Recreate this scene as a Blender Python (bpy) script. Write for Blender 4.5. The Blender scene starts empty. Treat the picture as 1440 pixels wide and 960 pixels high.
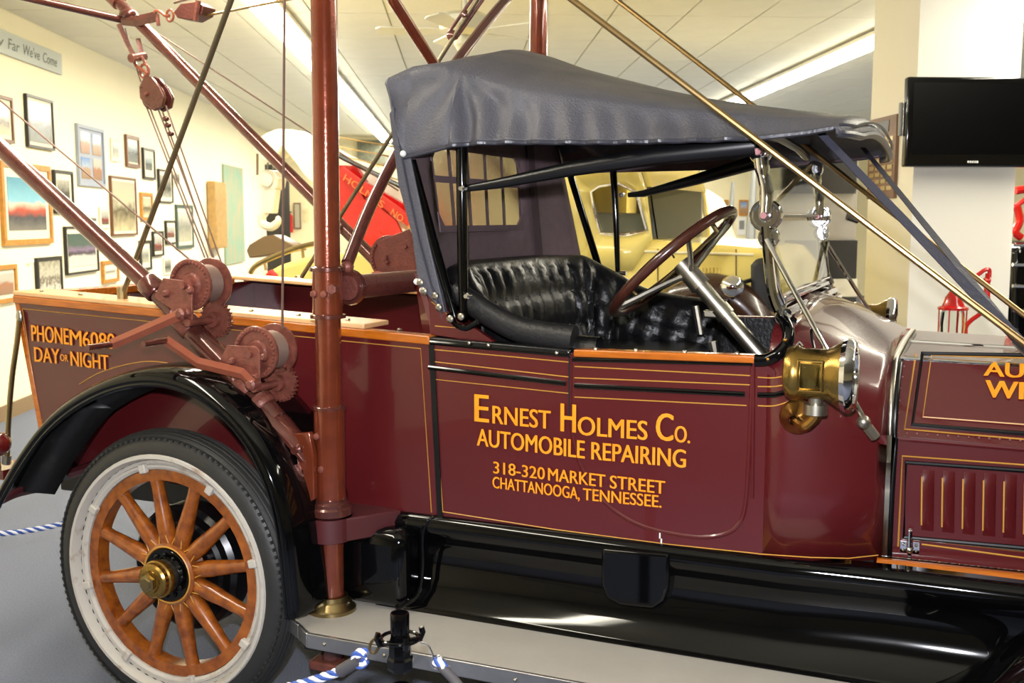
import bpy, bmesh, math, random
from mathutils import Vector, Matrix
random.seed(7)
sc = bpy.context.scene
COL = sc.collection
PI = math.pi
# ------------------------------------------------------------------ camera
F = 1500.0
A = math.radians(23.5)
PT = math.atan(170 / 1500.0)
ca, sa, cp, sp = math.cos(A), math.sin(A), math.cos(PT), math.sin(PT)
FW = Vector((-sa * cp, ca * cp, -sp)); RT = Vector((ca, sa, 0)); UP = Vector((-sa * sp, ca * sp, cp))
CAM = Vector((2.298, -2.850, 1.567))
cd = bpy.data.cameras.new('camera'); cam = bpy.data.objects.new('camera', cd); COL.objects.link(cam)
cam.location = CAM
cam.rotation_euler = Matrix((RT, UP, -FW)).transposed().to_euler()
cd.sensor_width = 36; cd.lens = 36 * F / 1440; cd.clip_start = 0.05
cd.dof.use_dof = True; cd.dof.focus_distance = 3.1; cd.dof.aperture_fstop = 6.3
sc.camera = cam
# ------------------------------------------------------------------ world, exposure, lights
w = bpy.data.worlds.new('world'); sc.world = w; w.use_nodes = True
w.node_tree.nodes['Background'].inputs[0].default_value = (1.0, 0.97, 0.9, 1)
w.node_tree.nodes['Background'].inputs[1].default_value = 0.35
sc.view_settings.view_transform = 'Standard'; sc.view_settings.look = 'None'
sc.view_settings.gamma = 1; sc.view_settings.use_curve_mapping = False
sc.view_settings.exposure = 0.5

# room frame: along = away from the camera, lat = to the right
D = Vector((-0.4426, 0.8967, 0)).normalized(); N = Vector((D.y, -D.x, 0))
RA = math.atan2(-D.x, D.y)
def W(al, lat, z=0.0):
    return Vector((CAM.x, CAM.y, 0)) + D * al + N * lat + Vector((0, 0, z))
def area(name, loc, rot, sx, sy, power, color, spread=PI):
    l = bpy.data.lights.new(name, 'AREA'); l.shape = 'RECTANGLE'; l.size = sx; l.size_y = sy
    l.energy = power; l.color = color; l.spread = spread
    o = bpy.data.objects.new(name, l); COL.objects.link(o); o.location = loc; o.rotation_euler = rot
    return o
HC = 3.25
for k, (al, la, pw) in enumerate([(4.2, -1.45, 60), (10.0, -1.45, 150), (15.7, -1.45, 165), (20, -1.45, 90), (4.2, 3.7, 75), (10.0, 3.7, 185), (15.7, 3.7, 185), (20, 3.7, 90)]):
    area('ceiling_lamp', W(al, la, HC - 0.16), (0, 0, RA), 0.16, 5.6, pw, (1.0, 0.93, 0.78))
# the flash on the camera
fl = bpy.data.lights.new('camera_flash', 'AREA'); fl.shape = 'DISK'; fl.size = 0.06; fl.energy = 85; fl.color = (0.93, 0.94, 1.0)
fo = bpy.data.objects.new('camera_flash', fl); COL.objects.link(fo)
fo.location = CAM + RT * -0.02 + UP * 0.17; fo.rotation_euler = cam.rotation_euler

# ------------------------------------------------------------------ pixel -> point on a real plane
def ray(px, py): return FW + RT * ((px - 720) / F) + UP * ((480 - py) / F)
def PY(px, py, y): r = ray(px, py); return CAM + r * ((y - CAM.y) / r.y)
def PX(px, py, x): r = ray(px, py); return CAM + r * ((x - CAM.x) / r.x)
def PZ(px, py, z): r = ray(px, py); return CAM + r * ((z - CAM.z) / r.z)
def PP(px, py, p0, n): r = ray(px, py); return CAM + r * ((p0 - CAM).dot(n) / r.dot(n))
def PW(px, py, lat): return PP(px, py, W(0, lat), N)       # plane parallel to the left wall
def PB(px, py, al): return PP(px, py, W(al, 0), D)         # plane parallel to the back wall

# ------------------------------------------------------------------ materials
def lin(c): return tuple(((v / 255) / 12.92 if v / 255 <= 0.04045 else ((v / 255 + 0.055) / 1.055) ** 2.4) for v in c)
M = {}
def mat(name, col, rough=0.5, metal=0.0, coat=0.0, var=0.0, vscale=8.0, bump=0.0, bscale=60.0, emit=0, trans=0, ior=1.5, col2=None, stretch=None, coords='Object', rvar=0.0, thr=None):
    m = bpy.data.materials.new(name); m.use_nodes = True; nt = m.node_tree; b = nt.nodes['Principled BSDF']
    c = lin(col); b.inputs['Base Color'].default_value = (*c, 1)
    b.inputs['Roughness'].default_value = rough; b.inputs['Metallic'].default_value = metal
    b.inputs['Coat Weight'].default_value = coat; b.inputs['Coat Roughness'].default_value = 0.04
    b.inputs['IOR'].default_value = ior; b.inputs['Transmission Weight'].default_value = trans
    if emit:
        b.inputs['Emission Color'].default_value = (*c, 1); b.inputs['Emission Strength'].default_value = emit
    if var or bump or rvar:
        tc = nt.nodes.new('ShaderNodeTexCoord'); mp = nt.nodes.new('ShaderNodeMapping')
        nt.links.new(tc.outputs[coords], mp.inputs[0])
        if stretch: mp.inputs['Scale'].default_value = stretch
    if var or rvar:
        n = nt.nodes.new('ShaderNodeTexNoise'); n.inputs['Scale'].default_value = vscale; n.inputs['Detail'].default_value = 6; n.inputs['Roughness'].default_value = 0.6
        nt.links.new(mp.outputs[0], n.inputs['Vector'])
        r = nt.nodes.new('ShaderNodeValToRGB'); lo, hi = thr or (0.3, 0.7)
        r.color_ramp.elements[0].position = lo; r.color_ramp.elements[1].position = hi
        if var:
            d = lin(col2) if col2 else tuple(v * (1 - var) for v in c)
            r.color_ramp.elements[0].color = (*c, 1); r.color_ramp.elements[1].color = (*(tuple(c[i] + (d[i] - c[i]) * (var if col2 else 1) for i in range(3))), 1)
            nt.links.new(n.outputs['Fac'], r.inputs[0]); nt.links.new(r.outputs[0], b.inputs['Base Color'])
        if rvar:
            mr = nt.nodes.new('ShaderNodeMapRange'); mr.inputs[1].default_value = 0.3; mr.inputs[2].default_value = 0.7
            mr.inputs[3].default_value = rough; mr.inputs[4].default_value = min(1, rough + rvar)
            nt.links.new(n.outputs['Fac'], mr.inputs[0]); nt.links.new(mr.outputs[0], b.inputs['Roughness'])
    if bump:
        n2 = nt.nodes.new('ShaderNodeTexNoise'); n2.inputs['Scale'].default_value = bscale; n2.inputs['Detail'].default_value = 5
        nt.links.new(mp.outputs[0], n2.inputs['Vector'])
        bp = nt.nodes.new('ShaderNodeBump'); bp.inputs['Strength'].default_value = bump; bp.inputs['Distance'].default_value = 0.01
        nt.links.new(n2.outputs['Fac'], bp.inputs['Height']); nt.links.new(bp.outputs[0], b.inputs['Normal'])
    M[name] = m; return m
mat('maroon', (84, 22, 25), 0.27, 0, 0.6, 0.08, 2)
mat('maroon_dull', (78, 26, 30), 0.5, 0, 0.2, 0.25, 6)
mat('pole_paint', (128, 58, 34), 0.18, 0.4, 0.9, 0.55, 14, col2=(88, 36, 24), bump=0.06, bscale=90)
mat('boom_paint', (106, 56, 46), 0.22, 0.4, 0.8, 0.7, 12, col2=(62, 28, 26), bump=0.05, bscale=70)
mat('winch_paint', (140, 80, 66), 0.4, 0.25, 0.2, 0.75, 30, col2=(78, 38, 31), bump=0.25, bscale=120)
mat('rusty_paint', (104, 52, 44), 0.5, 0.2, 0.1, 0.6, 30, col2=(76, 36, 32), bump=0.35, bscale=90)
mat('black_gloss', (5, 5, 6), 0.06, 0, 0.0, ior=1.42)
mat('black_satin', (12, 12, 14), 0.3)
mat('underside', (18, 17, 18), 0.45, 0, 0, 0.4, 20, col2=(60, 55, 52), thr=(0.55, 0.75))
mat('dark_gap', (10, 9, 9), 0.8)
mat('gold_line', (196, 142, 58), 0.4)
mat('letter_gold', (236, 140, 14), 0.4, 0, 0, 0.8, 30, col2=(240, 160, 34))
mat('oak', (196, 108, 26), 0.25, 0, 0.5, 0.7, 10, col2=(140, 66, 14), stretch=(1, 8, 8))
mat('oak_top_sheen', (232, 186, 132), 0.35, 0, 0.4, 0.4, 10, col2=(206, 150, 92), stretch=(1, 8, 8))  # same oak, made beige: reflected light on the board tops is in the colour
mat('spoke_wood', (166, 92, 28), 0.28, 0, 0.5, 0.9, 14, col2=(92, 38, 14), stretch=(2, 2, 2))
mat('rim_paint', (186, 180, 170), 0.5, 0, 0, 0.9, 18, col2=(140, 112, 92), thr=(0.55, 0.75), bump=0.1, bscale=60)
mat('tyre', (34, 34, 34), 0.5, 0, 0, 0.4, 6, col2=(58, 57, 54), bump=0.08, bscale=80)
mat('brass', (168, 138, 74), 0.22, 1.0, 0, 0.4, 20, col2=(150, 116, 60), rvar=0.12)
mat('brass_rod', (166, 140, 96), 0.36, 1.0, 0, 0.5, 6, col2=(140, 112, 66))
mat('old_brass', (168, 148, 104), 0.3, 1.0, 0, 0.5, 12, col2=(130, 112, 78))
mat('chrome', (232, 232, 236), 0.06, 1.0, 0, bump=0.12, bscale=9)
mat('nickel', (190, 184, 170), 0.36, 1.0, 0, 0.3, 12)
mat('steel_cable', (120, 96, 84), 0.5, 0.5)
mat('stay_rod', (128, 116, 92), 0.35, 0.8, 0, 0.3, 9)
mat('vinyl', (84, 83, 90), 0.36, 0, 0, 0.6, 4, col2=(58, 58, 66), bump=0.35, bscale=160, rvar=0.15)
mat('vinyl_edge', (58, 58, 66), 0.35, 0, 0, bump=0.2, bscale=90)
mat('lining', (108, 88, 92), 0.9, 0, 0, 0.2, 20, bump=0.2, bscale=200)
mat('lining_dark', (72, 54, 58), 0.9, 0, 0, 0.2, 20)
mat('leather', (16, 16, 18), 0.3, 0, 0, 0.3, 12, bump=0.25, bscale=70, rvar=0.12)
mat('leather_arm', (30, 29, 30), 0.36, 0, 0, 0.3, 12, bump=0.3, bscale=60, rvar=0.1)
mat('strap', (62, 62, 74), 0.45, 0, 0, bump=0.2, bscale=90)
mat('wheel_wood', (74, 40, 30), 0.25, 0, 0.4, 0.6, 18, col2=(48, 22, 18))
mat('board_grey', (170, 165, 156), 0.5, 0, 0, 0.4, 5, col2=(146, 141, 132), bump=0.05)
mat('alu', (176, 176, 178), 0.3, 0.9, 0, 0.4, 10, col2=(110, 110, 114))
mat('copper_disc', (172, 128, 66), 0.3, 1.0)
mat('rivet', (150, 104, 104), 0.35, 0.6)
mat('glass', (240, 244, 240), 0.02, 0, 0, trans=1.0, ior=1.15)
mat('celluloid', (200, 190, 160), 0.25, 0, 0, trans=0.9, ior=1.1, bump=0.5, bscale=10)
mat('wall', (249, 240, 208), 0.85, 0, 0, 0.03, 3)
mat('wall_back', (238, 228, 190), 0.85, 0, 0, 0.05, 2)
mat('pillar', (243, 239, 228), 0.85, 0, 0, 0.03, 2)
mat('ceiling', (214, 208, 180), 0.9)
mat('ceiling_tile', (236, 233, 216), 0.9, 0, 0, 0.06, 4, bump=0.15, bscale=80)
mat('lamp_white', (255, 250, 232), 0.5, emit=9)
mat('fixture', (235, 230, 215), 0.5)
mat('base_brown', (140, 116, 84), 0.6)
mat('carpet', (122, 129, 148), 0.95, 0, 0, 0.6, 130, col2=(88, 94, 112), bump=0.6, bscale=300, coords='Object')
mat('tv_black', (8, 8, 9), 0.12, 0, 0.3)
mat('tv_screen', (3, 3, 4), 0.3, ior=1.2)
mat('frame_black', (30, 27, 25), 0.35)
mat('frame_orange', (206, 142, 52), 0.35, 0, 0, 0.4, 20)
mat('frame_brown', (110, 72, 44), 0.4)
mat('frame_blue', (150, 158, 172), 0.5)
mat('frame_green', (72, 90, 82), 0.4)
mat('mat_board', (222, 216, 194), 0.8)
mat('sign_blue', (186, 192, 186), 0.5)
mat('sign_text', (110, 116, 108), 0.6)
mat('plaque_wood', (196, 156, 92), 0.5, 0, 0, 0.3, 12)
mat('plaque_dark', (132, 98, 74), 0.45, 0, 0, 0.3, 12)
mat('plate_brass', (196, 176, 130), 0.35, 0.7)
mat('teal_paint', (118, 172, 152), 0.7, 0, 0, 0.9, 5, col2=(186, 160, 124), stretch=(1, 1, .5))
mat('yellow', (243, 220, 122), 0.25, 0, 0.5)
mat('cream', (246, 236, 196), 0.3, 0, 0.4)
mat('white_paint', (222, 217, 200), 0.35, 0, 0.3)
mat('red', (206, 26, 22), 0.25, 0, 0.4, 0.3, 8)
mat('red_cloth', (186, 40, 30), 0.7)
mat('fender_brown', (58, 34, 18), 0.25, 0, 0.4)
mat('bar_brown', (112, 90, 62), 0.5)
mat('green_board', (74, 78, 62), 0.6, 0, 0, 0.8, 20, col2=(120, 120, 100))
mat('grey_panel', (176, 172, 150), 0.6)
mat('grey_steel', (140, 142, 140), 0.5, 0.3)
mat('orange_text', (240, 120, 60), 0.5)
mat('rope_white', (232, 232, 236), 0.7, bump=0.3, bscale=200)
mat('rope_blue', (52, 84, 160), 0.6, bump=0.3, bscale=200)
mat('rope_sleeve', (70, 68, 72), 0.6)
mat('red_tail', (90, 20, 18), 0.15, 0, 0.5)
mat('switch_plate', (230, 216, 170), 0.5)
mat('label_white', (225, 225, 220), 0.6)
mat('fan_white', (228, 228, 210), 0.4)
def art(name, cols, seed=0, scale=5.0, dist=0.25):
    m = bpy.data.materials.new(name); m.use_nodes = True; nt = m.node_tree; b = nt.nodes['Principled BSDF']
    b.inputs['Roughness'].default_value = 0.25
    tc = nt.nodes.new('ShaderNodeTexCoord'); sp_ = nt.nodes.new('ShaderNodeSeparateXYZ'); nt.links.new(tc.outputs['Generated'], sp_.inputs[0])
    n = nt.nodes.new('ShaderNodeTexNoise'); n.noise_dimensions = '4D'; n.inputs['W'].default_value = seed; n.inputs['Scale'].default_value = scale; n.inputs['Detail'].default_value = 4
    nt.links.new(tc.outputs['Generated'], n.inputs['Vector'])
    ad = nt.nodes.new('ShaderNodeMath'); ad.operation = 'MULTIPLY_ADD'; ad.inputs[1].default_value = dist * 2
    nt.links.new(n.outputs['Fac'], ad.inputs[0]); nt.links.new(sp_.outputs['Z'], ad.inputs[2])
    sb = nt.nodes.new('ShaderNodeMath'); sb.operation = 'SUBTRACT'; sb.inputs[1].default_value = dist; nt.links.new(ad.outputs[0], sb.inputs[0])
    r = nt.nodes.new('ShaderNodeValToRGB'); e = r.color_ramp.elements
    for i, (p, c) in enumerate(cols):
        el = e[i] if i < 2 else e.new(p)
        el.position = p; el.color = (*lin(c), 1)
    nt.links.new(sb.outputs[0], r.inputs[0]); nt.links.new(r.outputs[0], b.inputs['Base Color'])
    M[name] = m; return m

# ------------------------------------------------------------------ mesh helpers
ORG = {}
def org(o): return ORG.get(o.name, Vector((0, 0, 0))) if o else Vector((0, 0, 0))
def V(*a): return Vector(a)
class MB:
    def __init__(s): s.v = []; s.f = []; s.mi = []; s.cur = 0
    def add(s, vs, fs):
        b = len(s.v); s.v += [Vector(v) for v in vs]; s.f += [tuple(i + b for i in f) for f in fs]; s.mi += [s.cur] * len(fs); return s
    def box(s, c, d, rot=None):
        x, y, z = d[0] / 2, d[1] / 2, d[2] / 2; c = Vector(c)
        vs = [Vector((i, j, k)) for i in (-x, x) for j in (-y, y) for k in (-z, z)]
        if rot: vs = [rot @ v for v in vs]
        return s.add([c + v for v in vs], [(0, 1, 3, 2), (4, 6, 7, 5), (0, 4, 5, 1), (2, 3, 7, 6), (0, 2, 6, 4), (1, 5, 7, 3)])
    def boxe(s, a, b):
        return s.box([(a[i] + b[i]) / 2 for i in range(3)], [abs(b[i] - a[i]) for i in range(3)])
    def tube(s, pts, r, n=12, cap=True, closed=False, ref=None, sx=1, sy=1):
        pts = [Vector(p) for p in pts]; L = len(pts)
        rs = r if isinstance(r, (list, tuple)) else [r] * L
        b = len(s.v); prev = None
        for i, p in enumerate(pts):
            if closed: t = pts[(i + 1) % L] - pts[(i - 1) % L]
            else: t = pts[min(i + 1, L - 1)] - pts[max(i - 1, 0)]
            t.normalize()
            if prev is None:
                u = Vector(ref) if ref else (Vector((0, 0, 1)) if abs(t.z) < 0.9 else Vector((1, 0, 0)))
            else: u = prev
            u = (u - t * u.dot(t)).normalized(); prev = u; w_ = t.cross(u)
            for k in range(n):
                a = 2 * PI * k / n; s.v.append(p + (u * math.cos(a) * sx + w_ * math.sin(a) * sy) * rs[i])
        m = L if closed else L - 1
        for i in range(m):
            for k in range(n):
                a0 = b + i * n; a1 = b + ((i + 1) % L) * n; k2 = (k + 1) % n
                s.f.append((a0 + k, a0 + k2, a1 + k2, a1 + k)); s.mi.append(s.cur)
        if cap and not closed:
            s.f.append(tuple(b + k for k in range(n))[::-1]); s.mi.append(s.cur)
            s.f.append(tuple(b + (L - 1) * n + k for k in range(n))); s.mi.append(s.cur)
        return s
    def lathe(s, c, axis, prof, n=32, closed=False):
        # prof: (distance along axis, radius)
        c = Vector(c); t = Vector(axis).normalized(); u = Vector((0, 0, 1)) if abs(t.z) < 0.9 else Vector((1, 0, 0))
        u = (u - t * u.dot(t)).normalized(); w_ = t.cross(u); b = len(s.v); L = len(prof)
        for (h, r) in prof:
            for k in range(n):
                a = 2 * PI * k / n; s.v.append(c + t * h + (u * math.cos(a) + w_ * math.sin(a)) * max(r, 1e-4))
        for i in range(L if closed else L - 1):
            for k in range(n):
                k2 = (k + 1) % n; a0 = b + i * n; a1 = b + ((i + 1) % L) * n
                s.f.append((a0 + k, a0 + k2, a1 + k2, a1 + k)); s.mi.append(s.cur)
        return s
    def prism(s, pts, off):
        # closed polygon in space extruded by off
        off = Vector(off); n = len(pts); b = len(s.v)
        s.v += [Vector(p) for p in pts] + [Vector(p) + off for p in pts]
        fs = [tuple(range(b, b + n)), tuple(range(b + 2 * n - 1, b + n - 1, -1))] + [(b + i, b + n + i, b + n + (i + 1) % n, b + (i + 1) % n) for i in range(n)]
        s.f += fs; s.mi += [s.cur] * len(fs); return s
    def loft(s, secs, closed=False, caps=False):
        b = len(s.v); n = len(secs[0])
        for q in secs: s.v += [Vector(p) for p in q]
        for i in range(len(secs) - 1):
            for k in range(n if closed else n - 1):
                k2 = (k + 1) % n; s.f.append((b + i * n + k, b + i * n + k2, b + (i + 1) * n + k2, b + (i + 1) * n + k)); s.mi.append(s.cur)
        if caps:
            s.f.append(tuple(b + k for k in range(n))); s.f.append(tuple(b + (len(secs) - 1) * n + k for k in range(n))[::-1]); s.mi += [s.cur] * 2
        return s
    def ball(s, c, r, n=12, m=8, scale=(1, 1, 1)):
        c = Vector(c); b = len(s.v)
        for i in range(m + 1):
            t = PI * i / m
            for k in range(n):
                a = 2 * PI * k / n; s.v.append(c + Vector((r * math.sin(t) * math.cos(a) * scale[0], r * math.sin(t) * math.sin(a) * scale[1], r * math.cos(t) * scale[2])))
        for i in range(m):
            for k in range(n):
                k2 = (k + 1) % n; s.f.append((b + i * n + k, b + (i + 1) * n + k, b + (i + 1) * n + k2, b + i * n + k2)); s.mi.append(s.cur)
        return s
    def build(s, name, mats, parent=None, local=False, smooth=35, bevel=0, thick=0, subd=0, weld=True):
        me = bpy.data.meshes.new(name); o_ = Vector((0, 0, 0)) if local else org(parent)
        me.from_pydata([v - o_ for v in s.v], [], s.f)
        for m in (mats if isinstance(mats, (list, tuple)) else [mats]): me.materials.append(M[m])
        for p, i in zip(me.polygons, s.mi): p.material_index = i
        bm = bmesh.new(); bm.from_mesh(me)
        if weld: bmesh.ops.remove_doubles(bm, verts=bm.verts, dist=0.00005)
        bmesh.ops.recalc_face_normals(bm, faces=bm.faces); bm.to_mesh(me); bm.free()
        for p in me.polygons: p.use_smooth = bool(smooth)
        if smooth: me.set_sharp_from_angle(angle=math.radians(smooth))
        o = bpy.data.objects.new(name, me); COL.objects.link(o); o.parent = parent
        if thick:
            md = o.modifiers.new('solid', 'SOLIDIFY'); md.thickness = thick; md.offset = 0
        if bevel:
            md = o.modifiers.new('bevel', 'BEVEL'); md.width = bevel; md.segments = 3; md.limit_method = 'ANGLE'; md.angle_limit = math.radians(40)
        if subd:
            md = o.modifiers.new('subd', 'SUBSURF'); md.levels = subd; md.render_levels = subd
        ORG[o.name] = org(parent).copy() if parent else Vector((0, 0, 0))
        return o
def empty(name, loc, label, cat, rz=0, group=None):
    o = bpy.data.objects.new(name, None); COL.objects.link(o); o.location = loc; o.rotation_euler = (0, 0, rz)
    o.empty_display_size = 0.1; ORG[o.name] = Vector(loc); tag(o, label, cat, group); return o
def tag(o, label, cat, group=None):
    o['label'] = label; o['category'] = cat
    if group: o['group'] = group
    return o
def structure(o, label=None):
    o['kind'] = 'structure'
    if label: o['label'] = label
    return o
def stuff(o): o['kind'] = 'stuff'; return o
def copy_tree(o, parent=None):
    c = o.copy(); COL.objects.link(c); c.parent = parent
    for ch in [q for q in bpy.data.objects if q.parent == o]: copy_tree(ch, c)
    return c
def lerp(a, b, t): return Vector(a) + (Vector(b) - Vector(a)) * t
def spline(pts, n=8):
    pts = [Vector(p) for p in pts]; out = []
    for i in range(len(pts) - 1):
        p0 = pts[max(i - 1, 0)]; p1 = pts[i]; p2 = pts[i + 1]; p3 = pts[min(i + 2, len(pts) - 1)]
        for k in range(n):
            t = k / n
            out.append(0.5 * ((2 * p1) + (p2 - p0) * t + (2 * p0 - 5 * p1 + 4 * p2 - p3) * t * t + (3 * p1 - p0 - 3 * p2 + p3) * t ** 3))
    out.append(pts[-1]); return out
def rodline(name, a, b, r, m, parent, n=10):
    return MB().tube([a, b], r, n).build(name, m, parent)
def text_mesh(s, bold=0.0):
    cu = bpy.data.curves.new('lettering_source', 'FONT'); cu.body = s; cu.extrude = 0.0; cu.offset = bold; cu.resolution_u = 4
    t = bpy.data.objects.new('lettering_source', cu); COL.objects.link(t)
    dg = bpy.context.evaluated_depsgraph_get(); dg.update()
    me = bpy.data.meshes.new_from_object(t.evaluated_get(dg))
    vs = [v.co.copy() for v in me.vertices]; fs = [tuple(p.vertices) for p in me.polygons]
    bpy.data.objects.remove(t); bpy.data.curves.remove(cu); bpy.data.meshes.remove(me)
    x0 = min(v.x for v in vs); x1 = max(v.x for v in vs)
    return [((v.x - x0) / (x1 - x0), v.y / 0.69, 0) for v in vs], fs
def letter(mb, s, a, b, up, bold=0.02):
    # text fitted from a to b along its baseline; capital height = |up|
    vs, fs = text_mesh(s, 0.0); a = Vector(a); b = Vector(b); up = Vector(up)
    d = (b - a).normalized() * up.length * bold
    nr = (b - a).cross(up).normalized() * .0005
    for k in (-1, 0, 1): mb.add([a + (b - a) * v[0] + up * v[1] + d * k + nr * (k + 1) for v in vs], fs)

# ================================================================== ROOM
def wallbox(name, a, b, z0, z1, th, m, out):
    # vertical slab from a to b, thickness outwards
    a = Vector((a.x, a.y, z0)); b = Vector((b.x, b.y, z0)); o = out.normalized() * th; h = Vector((0, 0, z1 - z0))
    return structure(MB().prism([a, b, b + h, a + h], o).build(name, m, smooth=0))
mb = MB(); q = [W(-6, -4), W(-6, 11), W(24, 11), W(24, -4)]
floor = structure(mb.prism([p for p in q], (0, 0, -0.1)).build('floor', 'carpet', smooth=0), 'blue grey short pile carpet')
ceil = structure(MB().prism([p + V(0, 0, HC) for p in q], (0, 0, 0.15)).build('ceiling', 'ceiling', smooth=0))
wl = wallbox('wall_left', W(-6, -3.6), W(22.2, -3.6), 0, HC, 0.15, 'wall', -N)
wb = wallbox('wall_back', W(22, -3.6), W(22, 11), 0, HC, 0.15, 'wall_back', D)
wr = wallbox('wall_right', W(-6, 10.5), W(22, 10.5), 0, HC, 0.15, 'wall', N)
wf = wallbox('wall_front', W(-6, -3.6), W(-6, 10.5), 0, HC, 0.15, 'wall_back', -D)
wallbox('baseboard_left', W(-5.9, -3.6), W(21.9, -3.6), 0, 0.12, 0.015, 'base_brown', N)
# suspended ceiling tiles (0.6 x 1.2) under the slab
tm = None
for i in range(19):
    for j in range(15):
        al = 3.4 + j * 1.22; la = -3.3 + i * 0.605
        if abs(al) > 21.6: continue
        if tm is None:
            o = MB().box((0, 0, 0), (0.590, 1.205, 0.02)).build('ceiling_tile', 'ceiling_tile', None, smooth=0); tm = o
        else:
            o = tm.copy(); COL.objects.link(o)
        o.parent = ceil; o.location = W(al, la, HC - 0.012); o.rotation_euler = (0, 0, RA)
# fluorescent strips
n_ = 0
for la in (-1.45, 3.7):
    for al0 in (1.4, 7.1, 12.8, 18.5):
        c = W(al0 + 2.4 if al0 > 0 else al0 + 2.8, la, HC - 0.02)
        L = 5.64 if al0 < 18 else 3.2
        c = W(al0 + L / 2, la, HC - 0.065)
        where = ['behind the photographer', 'above the maroon truck bed' if la < 0 else 'beside the pillar', 'in the middle of its row', 'far down the room', 'next to the back wall'][(-4.3, 1.4, 7.1, 12.8, 18.5).index(al0)]
        r = empty('fluorescent_light', c, ('left' if la < 0 else 'right') + ' row ceiling fluorescent strip ' + where, 'ceiling light', RA, 'fluorescent strips along the ceiling')
        MB().box((0, 0, 0), (0.22, L, 0.035)).build('housing', 'fixture', r, True, smooth=0)
        for dx in (-0.07, 0.07):
            MB().tube([(dx, -L / 2 + .05, -0.04), (dx, L / 2 - .05, -0.04)], 0.035, 10).build('tube', 'lamp_white', r, True)
# ceiling fan
fz = 2.86; fp = W(7.55, 0.04, fz)
fan = empty('ceiling_fan', fp, 'white ceiling fan hanging on a short rod above the truck roof', 'ceiling fan', RA + 0.2)
MB().tube([(0, 0, 0.06), (0, 0, HC - fz)], 0.018).build('rod', 'fan_white', fan, True)
MB().lathe((0, 0, 0), (0, 0, 1), [(-0.03, 0), (-0.03, 0.11), (0.0, 0.175), (0.09, 0.18), (0.12, 0.13), (0.12, 0.03), (.12, 0)]).build('motor', 'fan_white', fan, True)
MB().lathe((0, 0, -0.06), (0, 0, 1), [(-0.07, 0), (-0.07, 0.05), (-0.03, 0.075), (0.03, 0.07), (0.04, 0)]).build('light_kit', 'fan_white', fan, True)
for k in range(5):
    a = 2 * PI * k / 5 + 0.4; rot = Matrix.Rotation(a, 3, 'Z') @ Matrix.Rotation(0.2, 3, 'X')
    pts = [rot @ V(*p) for p in [(0.16, -0.03, 0), (0.24, -0.055, 0), (0.58, -0.07, 0), (0.61, -0.04, 0), (0.61, 0.04, 0), (0.58, 0.07, 0), (0.24, 0.055, 0), (0.16, 0.03, 0)]]
    MB().prism(pts, (0, 0, 0.008)).build('blade', 'fan_white', fan, True, smooth=0)

# pillar with the TV
PA = 6.5
pf0 = PB(1282, 300, PA); pf1 = PB(1425, 300, PA); lat0 = (pf0 - W(0, 0)).dot(N); lat1 = (pf1 - W(0, 0)).dot(N)
pil = structure(MB().prism([W(PA, lat0), W(PA, lat1), W(PA + 0.72, lat1), W(PA + 0.72, lat0)], (0, 0, HC)).build('pillar', 'pillar', smooth=0))
def onwall(name, x0, x1, ytop, ybot, plane, out, label, cat, group=None, z0=None, z1=None, depth=0.03):
    """thing root at the centre of a px box on a wall plane; returns root,width,height"""
    ym = (ytop + ybot) / 2; a = plane(x0, ym); b = plane(x1, ym); xm = (x0 + x1) / 2
    t = plane(xm, ytop).z; bt = plane(xm, ybot).z
    c = (a + b) / 2; c.z = (t + bt) / 2; d = b - a; d.z = 0
    r = empty(name, c, label, cat, math.atan2(d.y, d.x), group)
    return r, d.length, t - bt
# TV (front face towards the camera); local: x right, y away from the viewer, z up
tv, tw, th = onwall('television', 1272, 1462, 109, 235, lambda x, y: PB(x, y, PA - 0.14), -D, 'black flat screen television mounted on the white pillar', 'television')
MB().box((0, 0, 0), (tw, 0.06, th)).build('casing', 'tv_black', tv, True, bevel=0.012)
MB().box((0, -0.031, 0.02), (tw - 0.07, 0.004, th - 0.11)).build('screen', 'tv_screen', tv, True, smooth=0)
MB().box((-tw / 2 + .25, 0.085, 0), (0.25, 0.11, 0.2)).build('wall_bracket', 'black_satin', tv, True)
MB().box((-tw / 2 - 0.012, 0.03, 0.02), (0.02, 0.03, 0.2)).build('side_speaker', 'grey_steel', tv, True, bevel=.006)
b = MB()
for k in range(5): b.box((-tw / 2 + 0.385 + k * 0.014, -0.032, -th / 2 + 0.03), (0.010, 0.003, 0.012))
stuff(b.build('badge', 'label_white', tv, True, smooth=0))
# plaque on the pillar's left face
pq, pw, ph = onwall('award_plaque', 1223, 1261, 165, 279, lambda x, y: PW(x, y, lat0 - 0.012), -N, 'brown wooden plaque with rows of brass name plates on the pillar side', 'plaque')
MB().box((0, 0, 0), (pw, 0.022, ph)).build('board', 'plaque_dark', pq, True, bevel=.003)
MB().box((0, -0.013, ph * .38), (pw * .5, 0.004, ph * .14)).build('title_plate', 'frame_black', pq, True, smooth=0)
for i in range(4):
    for j in range(8):
        MB().box((-pw * .33 + i * pw * .22, -0.013, ph * .22 - j * ph * .085), (pw * .17, 0.004, ph * .05)).build('name_plate', 'plate_brass', pq, True, smooth=0)

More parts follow.
